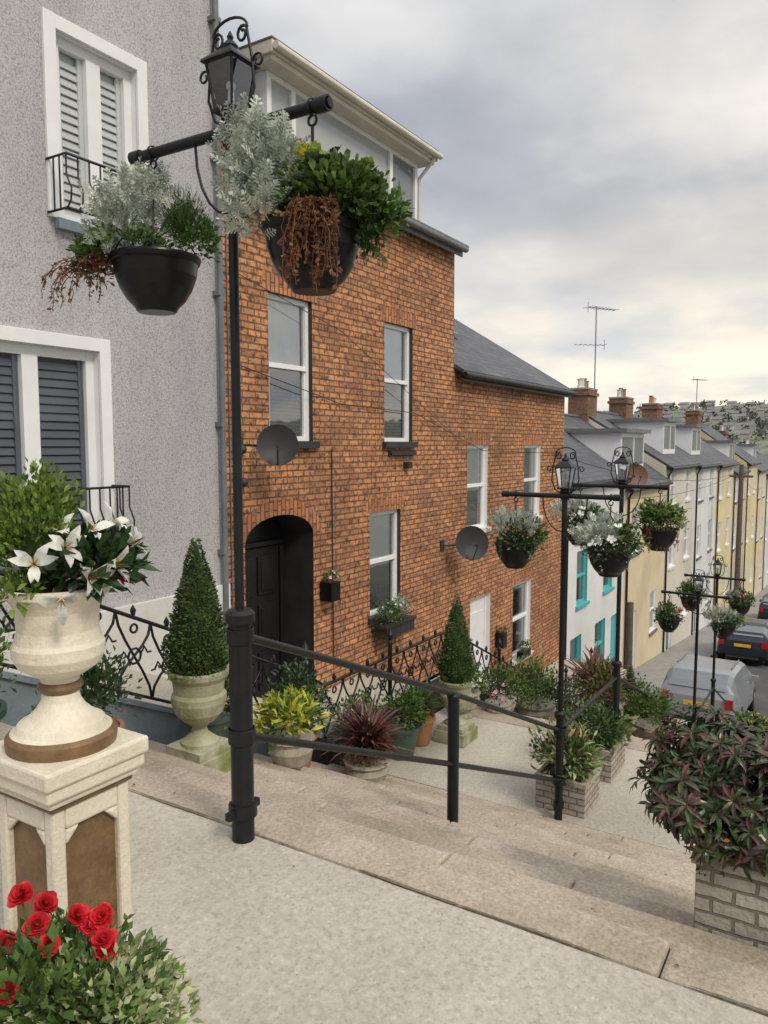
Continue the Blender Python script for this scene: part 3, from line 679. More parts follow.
def antenna(x,y,z,h,s=1):
    mb=MB(); mb.tube([(x,y,z),(x,y,z+h)],.028,GREYM,6)
    def yagi(zz,L,n,el,ang):
        c,sn=math.cos(ang),math.sin(ang); mb.tube([(x-c*L*.3,y-sn*L*.3,zz),(x+c*L*.7,y+sn*L*.7,zz)],.014,GREYM,5)
        for i in range(n):
            t=-.3+i/(n-1); e=el*(1-.35*i/n); px,py=x+c*L*t,y+sn*L*t; mb.tube([(px+sn*e,py-c*e,zz),(px-sn*e,py+c*e,zz)],.010,GREYM,4)
        mb.tube([(x-c*L*.3,y-sn*L*.3,zz-.2),(x-c*L*.3,y-sn*L*.3,zz+.2)],.012,GREYM,4)
    yagi(z+h-.05,1.5*s,9,.3*s,-.5); yagi(z+h-1.5,1.2*s,7,.25*s,2.2)
    mb.build('tv_antenna',origin=(x,y,z))
antenna(30.9,9.25,1.3,4.2); antenna(52.4,9.1,2.2,2.0,.8)

def dish(c,nrm,R,mat,wall):
    mb=MB(); n=Vector(nrm).normalized(); rot=n.to_track_quat('Z','Y').to_matrix()
    pr=[(1e-4,-.06*R/.24)]+[(R*i/6,-.06*R/.24*(1-(i/6)**2)) for i in range(1,7)]+[(R*1.02,.004),(R,-.008)]+[(R*i/6,-.065*R/.24*(1-(i/6)**2)-.006) for i in range(5,0,-1)]+[(1e-4,-.07)]
    mb.lathe(pr,c,mat,28,rot=rot)
    C=Vector(c); dn=rot@Vector((0,-1,0)) ; 
    if dn.z>0: dn=-dn
    b=C+dn*R*.95; tip=C+n*R*1.0+dn*R*.25; mb.tube([b,tip],.010,BLKPAINT,6); mb.tube([tip,tip+(C-tip).normalized()*.07],.028,BLKPAINT,8)
    w=Vector(wall); mb.tube([C-n*.06,C-n*.12,Vector((w.x,w.y-.12,w.z)),w],.016,BLKPAINT,6); mb.box(w.x-.06,w.x+.06,w.y-.02,w.y-.001,w.z-.09,w.z+.09,BLKPAINT)
    mb.build('satellite_dish',origin=c)
dish((6.70,5.58,.0),(-.75,-.62,.18),.23,DISHD,(6.52,6,-.0))
dish((11.75,5.55,-1.66),(-.7,-.68,.2),.29,DISHD,(11.5,6,-1.7))
dish((23.0,5.6,-.9),(-.8,-.6,.2),.36,DISHB,(23.2,6,-1.0))

# ------------------------------------------------------------------ lamp posts
PY=2.07
def lamppost(X,Y,zb,rs_=.048,rp=.021):
    mb=MB(); za=zb+2.78
    mb.tube([(X,Y,zb-.03),(X,Y,zb+.92)],rs_,BLACK,16)
    mb.lathe([(rs_+.014,0),(rs_+.014,.035),(rs_,.05),(rp,.055)],(X,Y,zb+.90),BLACK,16)
    mb.lathe([(rs_,0),(rs_+.012,.001),(rs_+.012,.05),(rs_,.052)],(X,Y,zb+.10),BLACK,16)
    mb.tube([(X,Y,zb+.9),(X,Y,za+.05)],rp,BLACK,12)
    mb.box(X-.09,X+.09,Y-.012,Y+.012,zb+.11,zb+.14,BLACK)
    mb.tube([(X,Y-.45,za),(X,Y+.55,za)],.021,BLACK,12)
    for s,e in ((-1,.45),(1,.55)): mb.tube([(X,Y+s*(e-.05),za),(X,Y+s*(e+.0),za)],.028,BLACK,12); mb.tube([(X,Y+s*(e+.0),za),(X,Y+s*(e+.008),za)],.016,BLACK,12)
    mb.tube([(X,Y-.03,za),(X,Y+.03,za)],.034,BLACK,12)
    for s in (-1,1):
        pts=[(X,Y+s*.02,za-.30)]+[(X,Y+s*(.02+.17*math.sin(t*math.pi/2)),za-.30+.28*(1-math.cos(t*math.pi/2))) for t in (.2,.4,.6,.8,1)]
        mb.tube(pts,.006,BLACK,5,False)
    z0=za+.045
    mb.lathe([(.024,0),(.040,.01),(.040,.025),(.026,.04)],(X,Y,z0-.02),BLACK,12)
    def sq(w,z): return [(X-w,Y-w,z),(X+w,Y-w,z),(X+w,Y+w,z),(X-w,Y+w,z)]
    b0,b1=.042,.064; L0,L1=z0+.025,z0+.025+.165
    v=sq(b0+.008,L0-.012)+sq(b0+.008,L0); mb.add(v,[(3,2,1,0),(4,5,6,7),(0,1,5,4),(1,2,6,5),(2,3,7,6),(3,0,4,7)],BLACK)
    for i in range(4):
        p=sq(b0,L0)[i]; q=sq(b1,L1)[i]; mb.tube([p,q],.0055,BLACK,5)
        p2=sq(b0,L0)[(i+1)%4]; q2=sq(b1,L1)[(i+1)%4]; mb.tube([q,q2],.0055,BLACK,5)
        mb.add([p,p2,q2,q],[(0,1,2,3)],GLASS2)
    mb.tube([(X,Y,L0),(X,Y,L0+.07)],[.015,.011],WHITE,10); mb.ball((X,Y,L0+.09),.018,WHITE,10)
    v=sq(b1+.016,L1)+sq(b1+.012,L1+.010)+sq(.028,L1+.055); mb.add(v,[(3,2,1,0),(0,1,5,4),(1,2,6,5),(2,3,7,6),(3,0,4,7),(4,5,9,8),(5,6,10,9),(6,7,11,10),(7,4,8,11),(8,9,10,11)],BLACK)
    mb.lathe([(.028,.052),(.032,.065),(.022,.078),(.010,.09),(.013,.10),(.003,.12)],(X,Y,L1),BLACK,10)
    for s in (-1,1):
        pts=[(X,Y+s*.03,za+.02),(X,Y+s*.085,za+.05),(X,Y+s*.115,za+.13),(X,Y+s*.105,za+.24),(X,Y+s*.085,za+.33)]
        for i in range(1,15):
            t=i/14; a=t*2.6*math.pi; r=.024*(1-t*.7)+.004; pts.append((X,Y+s*(.060+r*math.cos(a)),za+.33+r*math.sin(a)*1.2))
        mb.tube(pts,.0055,BLACK,6)
        q=[(X,Y+s*.107,za+.22)]
        for i in range(14):
            t=i/13; a=t*2.3*math.pi; r=.028*(1-t*.65); q.append((X,Y+s*(.135+r*math.cos(math.pi-a)),za+.22+r*math.sin(math.pi-a)))
        mb.tube(q,.005,BLACK,5)
    arch=[(X,Y+.085*math.cos(math.pi*i/10),za+.35+.05*math.sin(math.pi*i/10)) for i in range(11)]; mb.tube(arch,.0055,BLACK,5)
    mb.build('lamp_post',origin=(X,Y,zb)); return za
LP=[(2.24,-1.6),(6.16,-3.2),(7.94,-3.2),(12.64,-5.12),(14.5,-5.12)]
ZA=[lamppost(x,PY,z,rs_=.046 if i==0 else .034,rp=.019 if i==0 else .023) for i,(x,z) in enumerate(LP)]
mb=MB()
def rail(x0,z0,x1,z1,r=.018): mb.tube([(x0,PY,z0),(x1,PY,z1)],r,BLACK,10)
rail(2.24,-.755,4.14,-1.53); rail(2.24,-1.165,4.14,-1.98); rail(4.14,-1.53,6.16,-2.42); rail(4.14,-1.98,6.16,-2.86)
rail(6.16,-2.42,7.94,-2.42); rail(6.16,-2.86,7.94,-2.86)
def rpost(X,zb,h=.84): 
    mb.tube([(X,PY,zb-.02),(X,PY,zb+h)],.036,BLACK,14); mb.lathe([(.036,0),(.042,.004),(.042,.022),(.03,.034),(1e-4,.038)],(X,PY,zb+h),BLACK,14)
rpost(4.14,sz(4.14)); 
rail(7.94,-2.42,10.3,-3.42); rail(7.94,-2.86,10.3,-3.86); rpost(10.3,sz(10.3)); rail(10.3,-3.42,12.64,-4.34); rail(10.3,-3.86,12.64,-4.78)
rail(12.64,-4.34,14.5,-4.34); rail(12.64,-4.78,14.5,-4.78); rail(14.5,-4.34,18,-5.9); rail(14.5,-4.78,18,-6.3); rpost(18,-6.72)
for x,z in ((2.24,-.755),(2.24,-1.165),(6.16,-2.42),(6.16,-2.86)): mb.lathe([(.052,-.03),(.055,-.028),(.055,.028),(.052,.03)],(x,PY,z),BLACK,14)
mb.build('handrail')

# ------------------------------------------------------------------ hanging baskets
def basket(X,Y,za,kind,R=.178):
    mb=MB(); zr=za-.42; c=(X,Y,zr)
    mb.lathe([(1e-4,-.215),(.075,-.215),(.082,-.208),(.088,-.195),(.118,-.165),(.145,-.12),(.163,-.07),(R-.008,-.02),(R,-.016),(R+.006,0),(R+.004,.008),(R-.014,.008),(R-.02,-.03),(1e-4,-.035)],c,BLACKP,32)
    mb.lathe([(R-.02,-.01),(1e-4,.01)],c,SOIL,20)
    pts=[(X,Y,za-.02)]+[(X+.0,Y+.018*math.sin(t),za-.045+.018*math.cos(t)) for t in np.linspace(0,5.4,12)]
    mb.tube(pts,.005,BLACK,6); mb.tube([(X,Y,za-.06),(X,Y,za-.14)],.006,BLACK,6)
    mb.lathe([(.026,-.004),(.03,-.004),(.03,.004),(.026,.004)],(X,Y,za),BLACK,12,rot=Matrix.Rotation(math.pi/2,3,'X'))
    for i in range(4):
        a=math.pi/4+i*math.pi/2; mb.tube([(X,Y,za-.14),(X+R*math.cos(a),Y+R*math.sin(a),zr)],.0035,BLACK,5)
    if kind=='A':
        silver(mb,off(c,-.09,-.02,.15),(.14,.14,.16),440,.065); silver(mb,off(c,-.02,.03,.28),(.07,.08,.10),90,.065)
        silver(mb,off(c,-.14,-.08,.05),(.10,.10,.08),120,.055)
        bush(mb,off(c,.14,0,.11),(.085,.10,.15),2800,.026,L_CON,T_NEED,clumps=18,spread=.25,up=.9)
        bush(mb,off(c,.18,-.03,.06),(.07,.08,.10),600,.026,L_GRN)
        bush(mb,off(c,-.22,-.02,.0),(.09,.1,.11),520,.032,L_GRN); bush(mb,off(c,-.05,-.13,.03),(.16,.1,.05),420,.026,L_GRN)
        for i in range(24): trail(mb,off(c,-.2+rnd.uniform(-.03,.05),rnd.uniform(-.1,.06),.0),rnd.uniform(.08,.2),L_BRN,out=tuple(R_*rnd.uniform(-.28,-.03)+F_*rnd.uniform(-.1,.1)),leaf=.02)
        bush(mb,off(c,-.2,-.05,-.07),(.06,.06,.1),200,.025,L_BRN)
        spiky(mb,off(c,0,0,.05),10,.26,L_SIL)
    if kind=='B':
        silver(mb,off(c,-.17,0,.17),(.12,.13,.17),520,.07); silver(mb,off(c,-.25,.02,.26),(.08,.09,.13),200,.07); silver(mb,off(c,-.18,-.1,.02),(.09,.1,.12),220,.06)
        bush(mb,off(c,.08,-.02,.08),(.19,.2,.12),1400,.033,L_GRN,T_ROUND); bush(mb,off(c,.2,-.02,.04),(.09,.12,.12),800,.036,L_GRN,T_OVAL); bush(mb,off(c,.19,-.05,.0),(.08,.1,.10),350,.034,L_DRK,T_OVAL)
        for i in range(74):
            a=rnd.uniform(0,6.28); r=.19*math.sqrt(rnd.random()); q=off(c,.07+r*math.cos(a)*1.0,r*math.sin(a)*.8-.03,.13+.09*(1-(r/.2)**2)-rnd.uniform(-.03,.06))
            rosette(mb,q,(rnd.uniform(-.7,.5),rnd.uniform(-.7,.3),1),rnd.uniform(.02,.042),L_ROS if i%3 else L_DRK)
        bush(mb,off(c,-.04,-.02,.24),(.05,.05,.03),120,.035,L_YEL,T_ROUND); bush(mb,off(c,.03,-.02,.2),(.07,.05,.04),90,.04,L_ROS,T_ROUND)
        for i in range(64): trail(mb,off(c,.03+rnd.uniform(-.06,.05)+.01*math.sin(i),-.15-rnd.uniform(0,.05),.05),rnd.uniform(.08,.31),L_BRN,out=tuple(R_*rnd.uniform(-.07,.03)+F_*-.03),leaf=.022)
        for i in range(14): trail(mb,off(c,.19+rnd.uniform(-.05,.04),-.06,.02),rnd.uniform(.05,.16),L_GRN,leaf=.03,out=tuple(R_*.03))
    if kind in 'CD':
        silver(mb,off(c,-.05,0,.12),(.20,.2,.13),460,.065); bush(mb,off(c,.1,0,.06),(.15,.17,.13),500,.045,L_GRN); bush(mb,off(c,0,-.05,0),(.22,.2,.08),350,.04,L_DRK)
        if kind=='D':
            daisies(mb,off(c,0,-.02,.10),(.19,.19,.10),16,.045,F_WHT)
        for i in range(10): trail(mb,off(c,rnd.uniform(-.15,.15),-.12,.02),rnd.uniform(.06,.2),L_SIL if i%2 else L_GRN,leaf=.022)
    if kind=='E':
        bush(mb,off(c,0,0,.1),(.2,.2,.17),800,.05,L_GRN); bush(mb,off(c,.08,0,.06),(.16,.17,.13),400,.05,L_VAR); spiky(mb,off(c,0,0,.05),80,.34,L_ROS)
        for i in range(24): trail(mb,off(c,rnd.uniform(-.17,.15),-.12,.02),rnd.uniform(.08,.25),L_BRN,leaf=.024)
    if kind=='F':
        bush(mb,off(c,0,0,.08),(.2,.2,.14),600,.05,L_GRN); daisies(mb,off(c,0,-.02,.10),(.19,.19,.12),8,.04,F_RED); bush(mb,off(c,.0,0,.0),(.24,.2,.1),400,.04,L_DRK); silver(mb,off(c,-.08,0,.1),(.12,.12,.1),120,.07)
    mb.build('hanging_basket',origin=c)
kinds=[('A','B'),('C','D'),('D','E'),('F','C'),('E','F')]
for (x,z),za,(k1,k2) in zip(LP,ZA,kinds):
    basket(x,PY+.43,za,k1); basket(x,PY-.38,za,k2)

# ------------------------------------------------------------------ pedestal with urn
def pedestal():
    mb=MB(); X,Y=1.182,1.708; w=.113; z0,z1=-1.6,-.875
    mb.box(X-w-.04,X+w+.04,Y-w-.04,Y+w+.04,-1.6,-1.5,CREAM)
    mb.box(X-w+.018,X+w-.018,Y-w+.018,Y+w-.018,-1.5,z1,GOLDB)
    s=.036
    for sx in (-1,1):
        for sy in (-1,1):
            a=X+sx*w; b=Y+sy*w; mb.box(min(a,a-sx*s),max(a,a-sx*s),min(b,b-sy*s),max(b,b-sy*s),-1.499,z1,CREAM)
    for (zlo,zhi) in ((-1.499,-1.44),(z1-.055,z1-.001)):
        for sy in (-1,1): y=Y+sy*w; mb.box(X-w+s,X+w-s,min(y,y-sy*.018),max(y,y-sy*.018),zlo,zhi,CREAM)
        for sx in (-1,1): x=X+sx*w; mb.box(min(x,x-sx*.018),max(x,x-sx*.018),Y-w+s,Y+w-s,zlo,zhi,CREAM)
    c=.042
    for (zc,sz_) in ((-1.44,1),(z1-.055,-1)):
        for sg in (-1,1):
            e=X+sg*(w-s)
            for sy in (-1,1):
                y=Y+sy*w; mb.prism([(e,zc),(e-sg*c,zc),(e,zc+sz_*c)],CREAM,'y',min(y-sy*.001,y-sy*.017),max(y-sy*.001,y-sy*.017))
            e=Y+sg*(w-s)
            for sx in (-1,1):
                x=X+sx*w; mb.prism([(e,zc),(e-sg*c,zc),(e,zc+sz_*c)],CREAM,'x',min(x-sx*.001,x-sx*.017),max(x-sx*.001,x-sx*.017))
    for (e,za,zb,mt) in ((.008,z1+.0,z1+.015,GOLDB),(.018,z1+.0155,z1+.035,CREAM),(.03,z1+.0355,z1+.07,CREAM),(.038,z1+.0705,z1+.115,CREAM)):
        mb.box(X-w-e,X+w+e,Y-w-e,Y+w+e,za,zb,mt)
    mb.build('stone_pedestal',origin=(X,Y,-1.6),bevel=.007)
    zt=z1+.115
    ub=MB(); fl=lambda a,z:1+.028*abs(math.cos(a*11))*(1 if .19<z<.30 else 0)
    pr=[(1e-4,.0005),(.132,.0005),(.134,.012,GOLDB),(.134,.03,GOLDB),(.122,.04,GOLDB),(.112,.046,CREAM),(.104,.06,CREAM),(.08,.075,CREAM),(.06,.095,CREAM),(.048,.115,CREAM),(.044,.135,CREAM),(.050,.142,GOLDB),(.056,.150,GOLDB),(.054,.158,GOLDB),(.046,.165,GOLDB),(.048,.175,CREAM),(.072,.190,CREAM),(.096,.208,CREAM),(.108,.232,CREAM),(.109,.26,CREAM),(.102,.272,CREAM),(.098,.30,CREAM),(.1,.35,CREAM),(.108,.368,CREAM),(.118,.382,CREAM),(.127,.39,CREAM),(.128,.405,CREAM),(.118,.41,CREAM),(.106,.405,CREAM),(.1,.38,SOIL),(1e-4,.38,SOIL)]
    ub.lathe(pr,(X,Y,zt),CREAM,66,mod=fl)
    c=(X,Y,zt+.40)
    bush(ub,off(c,-.06,.02,.12),(.115,.12,.17),3800,.022,L_BOX,T_OVAL,clumps=34,spread=.2,up=.9,core=L_DRK)
    bush(ub,off(c,.09,-.02,.05),(.10,.11,.08),500,.05,L_DRK,T_OVAL); bush(ub,off(c,-.08,-.06,.0),(.10,.1,.05),300,.03,L_BOX)
    for (r,f,u,ax) in ((.0,-.12,.08,(-.6,-.9,.3)),(.08,-.13,.12,(-.3,-1,.35)),(.11,-.06,.15,(.1,-.9,.8)),(.07,-.14,.0,(-.5,-.8,-.4)),(.16,-.05,.07,(.3,-1,.1)),(.14,.0,.16,(.5,-.6,.7)),(.03,-.02,.14,(-.5,-.2,1)),(.17,.04,.11,(.6,-.7,.4)),(.12,-.1,.05,(.0,-1,-.1))):
        lily(ub,off(c,r,f,u),ax,.055)
    rosette(ub,off(c,.17,-.03,.03),(.6,-.8,0),.018,F_RED); 
    ub.build('urn_planter',origin=(X,Y,zt))
pedestal()

mb=MB(); c=(.92,1.34,-1.25)
mb.lathe([(1e-4,-.35),(.13,-.35),(.15,-.2),(.17,-.02),(.18,0),(.16,0),(1e-4,-.02,SOIL)],c,POTG,30)
bush(mb,off(c,0,0,.08),(.18,.18,.15),1500,.028,L_GRN,T_OVAL,clumps=24,core=L_DRK)
bush(mb,off(c,.07,-.03,.06),(.155,.17,.14),2900,.026,L_VAR,T_OVAL,clumps=26); bush(mb,off(c,-.05,-.05,.15),(.13,.13,.10),700,.035,L_GRN,T_OVAL)
for i in range(30): trail(mb,off(c,.07+rnd.uniform(-.1,.11),rnd.uniform(-.12,.1),.06),rnd.uniform(.05,.14),L_VAR,leaf=.024,out=tuple(R_*rnd.uniform(-.02,.07)))
for (r,f,u) in ((-.11,-.05,.26),(-.06,.0,.27),(-.03,-.02,.24),(-.08,-.09,.19),(-.14,-.12,.16),(.04,.03,.25),(.07,.01,.23),(.01,.03,.27),(-.10,.02,.32),(-.16,.0,.18),(-.06,.04,.29),(.055,.04,.26),(.08,.0,.215)):
    rose(mb,off(c,r,f,u),(rnd.uniform(-.6,.1),rnd.uniform(-.8,-.2),.7),rnd.uniform(.02,.026))
    mb.tube([off(c,r*.5,f*.5,.05),off(c,r,f,u)],.002,L_GRN,4)
mb.build('rose_planter',origin=c)

mb=MB(); x0,x1,y0,y1,zb,zt=2.90,3.32,-.35,.45,-1.80,-1.50
mb.box(x0,x1,y0,y1,zb,zt-.035,STONEB); mb.box(x0-.015,x1+.015,y0-.015,y1+.015,zt-.034,zt,POTG); mb.box(x0+.04,x1-.04,y0+.04,y1-.04,zt+.001,zt+.01,SOIL)
mb.build('stone_trough',bevel=.012)
mb=MB(); c0=(3.12,.33,-1.33)
for (dr,df,du,ra,rz,k) in ((-.16,-.02,-.04,.20,.14,105),(.02,-.05,.08,.19,.15,95),(.17,0,.05,.2,.18,90),(-.06,.12,.11,.2,.15,70),(.08,-.12,-.09,.2,.12,80),(.3,.0,.0,.22,.18,60),(-.22,.05,.03,.12,.1,30)):
    c=np.array(off(c0,dr,df,du)); P=unit(k*2); P=P[P[:,2]>-.5][:k]
    for q in P:
        p=c+q*np.array((ra,ra,rz))*rs.uniform(.6,1.2)
        rosette(mb,tuple(p),(q[0],q[1],q[2]+.5),rnd.uniform(.055,.085),L_PIE,T_LONG,((7,1.0,.02),(5,.8,.55)),.003)
        if rnd.random()<.3: mb.tube([tuple(c+(p-c)*.2),tuple(p)],.004,BARK,4)
    bush(mb,tuple(c),(ra*.8,ra*.8,rz*.7),160,.06,L_DRK,T_LONG)
bush(mb,off(c0,0,0,-.08),(.24,.3,.14),500,.03,L_BRN,T_OVAL,core=L_DRK)
for i in range(46): trail(mb,off(c0,-.17+rnd.uniform(-.06,.14),-.12+rnd.uniform(-.06,.1),-.10),rnd.uniform(.06,.16),L_BRN,leaf=.022)
mb.build('glossy_shrub',origin=c0)

# ------------------------------------------------------------------ urns / pots
def urn(mb,c,s,mat,square=True):
    X,Y,Z=c
    if square: mb.box(X-.17*s,X+.17*s,Y-.17*s,Y+.17*s,Z,Z+.12*s,mat); mb.box(X-.145*s,X+.145*s,Y-.145*s,Y+.145*s,Z+.1201*s,Z+.17*s,mat)
    h=.17*s if square else 0
    fl=lambda a,z:1+.03*abs(math.cos(a*9))*(1 if .14*s<z<.32*s else 0)
    pr=[(.13,0),(.13,.02),(.10,.04),(.06,.07),(.05,.10),(.06,.12),(.11,.15),(.16,.20),(.185,.27),(.185,.31),(.17,.33),(.18,.40),(.205,.43),(.21,.46),(.19,.47),(.165,.44),(1e-4,.43)]
    mb.lathe([(a*s*.88,b*s) for a,b in pr],(X,Y,Z+h+.0005),mat,54,mod=fl); return Z+h+.46*s
def topiary(X,Y,s,h,n):
    mb=MB(); z=urn(mb,(X,Y,sz(X)),s,MOSSY)
    bush(mb,(X,Y,z+.03),(.19*s,.19*s,.08),800,.03,L_GRN); mb.tube([(X,Y,z-.05),(X,Y,z+.1)],.02,BARK,6)
    cone(mb,(X,Y,z+.02),h,.18*s,n,.024,L_CON,L_DRK); mb.build('potted_topiary',origin=(X,Y,sz(X)))
topiary(3.42,3.52,1.04,.84,8500); topiary(7.3,3.62,1.05,.92,6000); topiary(12.9,3.5,1.0,.8,2500); topiary(11.3,2.75,.8,.75,2500)
def pot(name,X,Y,R,h,mat,plants,style=0,z=None):
    mb=MB(); Z=sz(X) if z is None else z
    if style==0: pr=[(1e-4,.0),(R*.62,0),(R*.66,.01),(R*.8,h*.5),(R*.95,h*.86),(R*1.05,h*.87),(R*1.06,h),(R*.93,h),(R*.9,h*.93),(1e-4,h*.92)]
    elif style==1: pr=[(1e-4,0),(R*.6,0),(R*.6,h*.08),(R*.42,h*.15),(R*.42,h*.22),(R*.8,h*.4),(R*1.02,h*.7),(R*.95,h*.86),(R*1.08,h*.95),(R*1.06,h),(R*.9,h),(1e-4,h*.94)]
    mb.lathe(pr,(X,Y,Z+.001),mat,36,mod=(lambda a,zz:1+.02*math.cos(a*12)) if style==1 else None)
    c=(X,Y,Z+h)
    for p in plants:
        k=p[0]
        if k=='bush': bush(mb,off(c,p[4] if len(p)>4 else 0,0,p[2]*.6),(p[1],p[1],p[2]),p[3][0],p[3][1],p[3][2],p[3][3] if len(p[3])>3 else T_OVAL)
        if k=='spiky': spiky(mb,off(c,0,0,.03),p[1],p[2],p[3],p[4] if len(p)>4 else .6)
        if k=='silver': silver(mb,off(c,0,0,p[2]*.6),(p[1],p[1],p[2]),p[3],.07)
        if k=='flow': daisies(mb,off(c,0,0,p[2]*.6),(p[1],p[1],p[2]),p[3],.035,p[4])
    mb.build(name,origin=(X,Y,Z))
pot('golden_potted_shrub',4.46,3.62,.17,.34,POTG,[('bush',.21,.18,(380,.10,L_YEL,T_LONG)),('bush',.2,.16,(200,.08,L_GRN,T_LONG))],1)
pot('potted_cordyline',5.42,3.55,.19,.30,POTG,[('spiky',170,.5,L_RED,1.0),('bush',.2,.16,(1000,.03,L_BRN)),('bush',.2,.08,(200,.04,L_GRN))],1)
pot('potted_shrub',4.95,3.95,.17,.3,TERC,[('bush',.24,.34,(1000,.05,L_DRK))])
pot('potted_shrub',3.95,3.95,.17,.3,GPOT,[('bush',.22,.22,(1000,.045,L_GRN))])
pot('potted_shrub',5.9,3.95,.18,.32,GPOT,[('bush',.22,.3,(900,.05,L_GRN))])
pot('potted_shrub',6.6,3.9,.2,.34,GPOT,[('bush',.22,.22,(700,.05,L_GRN))])
pot('potted_flowers',8.0,3.85,.17,.3,POTG,[('bush',.22,.2,(600,.04,L_GRN)),('flow',.2,.18,12,F_WHT)],1)
pot('potted_flowers',8.4,3.6,.15,.26,POTG,[('bush',.2,.18,(500,.04,L_DRK)),('flow',.18,.16,10,F_PNK)],1)
pot('potted_shrub',8.9,3.75,.16,.3,POTG,[('bush',.25,.25,(900,.04,L_GRN))],1)
pot('potted_shrub',9.7,3.6,.24,.35,POTG,[('bush',.38,.36,(2200,.05,L_GRN))],1)
pot('potted_cordyline',9.6,2.75,.2,.5,POTG,[('spiky',150,.7,L_RED,1.2),('bush',.2,.08,(300,.035,L_GRN))],1)
pot('potted_shrub',10.6,3.7,.2,.35,TERC,[('bush',.35,.35,(1300,.05,L_DRK))])
pot('potted_cordyline',7.0,3.9,.16,.3,TERC,[('spiky',90,.4,L_GRN)])
pot('potted_flowers',11.8,3.6,.2,.3,POTG,[('bush',.35,.3,(1200,.05,L_GRN)),('flow',.33,.28,14,F_RED)])
pot('potted_shrub',13.6,3.2,.25,.35,POTG,[('bush',.4,.4,(1400,.06,L_GRN))])
pot('potted_shrub',13.4,1.35,.25,.3,POTG,[('bush',.42,.26,(1200,.05,L_YEL)),('bush',.42,.26,(2000,.05,L_GRN))])
pot('potted_shrub',12.2,1.85,.2,.3,POTG,[('bush',.28,.2,(1100,.05,L_DRK)),('flow',.26,.2,10,F_WHT)])
pot('potted_shrub',9.4,2.0,.2,.3,POTG,[('bush',.28,.25,(1100,.05,L_GRN))])
pot('potted_cordyline',13.2,2.9,.2,.35,TERC,[('spiky',120,.5,L_RED,.9)])
pot('potted_shrub',2.55,3.45,.17,.25,TERC,[('bush',.24,.25,(1300,.04,L_DRK))]); pot('potted_shrub',2.0,3.7,.2,.3,GPOT,[('bush',.28,.3,(1500,.045,L_GRN))])
def trough(X0,X1,Y0,Y1,h,plants):
    mb=MB(); Z=sz(X0+.05); mb.box(X0,X1,Y0,Y1,Z+.001,Z+h-.04,STONEB); mb.box(X0-.012,X1+.012,Y0-.012,Y1+.012,Z+h-.039,Z+h,POTG); mb.box(X0+.03,X1-.03,Y0+.03,Y1-.03,Z+h+.001,Z+h+.01,SOIL)
    c=((X0+X1)/2,(Y0+Y1)/2,Z+h); 
    for (r,u,n,s,mt,T) in plants: bush(mb,off(c,rnd.uniform(-.04,.04),0,u*.5),(r,r,u),n,s,mt,T)
    mb.build('stone_planter',origin=(X0,Y0,Z))
trough(6.28,6.72,1.88,2.32,.3,[(.27,.24,900,.05,L_GRN,T_OVAL),(.28,.26,260,.10,L_VAR,T_LONG),(.2,.24,400,.05,L_BRN,T_OVAL)])
trough(7.1,7.6,1.88,2.3,.3,[(.28,.24,900,.05,L_GRN,T_OVAL),(.26,.2,300,.09,L_DRK,T_LONG)])
trough(8.6,8.96,2.25,2.7,.34,[(.3,.3,900,.05,L_GRN,T_OVAL),(.25,.3,300,.09,L_RED,T_LONG)])
mb=MB(); mb.box(9.28,10.08,5.72,5.92,-2.82,-2.66,BLKPAINT); mb.box(9.24,10.12,5.70,5.925,-2.6595,-2.62,BLKPAINT)
silver(mb,(9.68,5.8,-2.46),(.34,.13,.17),260,.055); bush(mb,(9.6,5.8,-2.48),(.36,.14,.2),1300,.035,L_GRN); daisies(mb,(9.7,5.78,-2.44),(.34,.12,.18),26,.025,F_WHT)
mb.build('window_box',origin=(9.7,5.8,-2.8),bevel=.004)
mb=MB(); mb.box(8.02,8.22,5.8,5.99,-2.05,-1.8,BLACKP); bush(mb,(8.12,5.88,-1.74),(.11,.09,.07),250,.03,L_GRN); daisies(mb,(8.12,5.88,-1.73),(.1,.08,.07),9,.025,F_WHT); mb.build('wall_planter',origin=(8.1,5.9,-2))
mb=MB(); mb.box(13.8,13.98,5.82,5.99,-4.0,-3.7,BLACKP); bush(mb,(13.9,5.9,-3.65),(.1,.09,.07),200,.03,L_GRN); mb.build('wall_planter',origin=(13.9,5.9,-4))
mb=MB(); mb.box(14.75,15.2,5.78,5.92,-4.45,-4.3,BLACKP); bush(mb,(14.97,5.85,-4.2),(.22,.1,.1),300,.04,L_GRN); mb.build('window_box',origin=(15,5.8,-4.4))

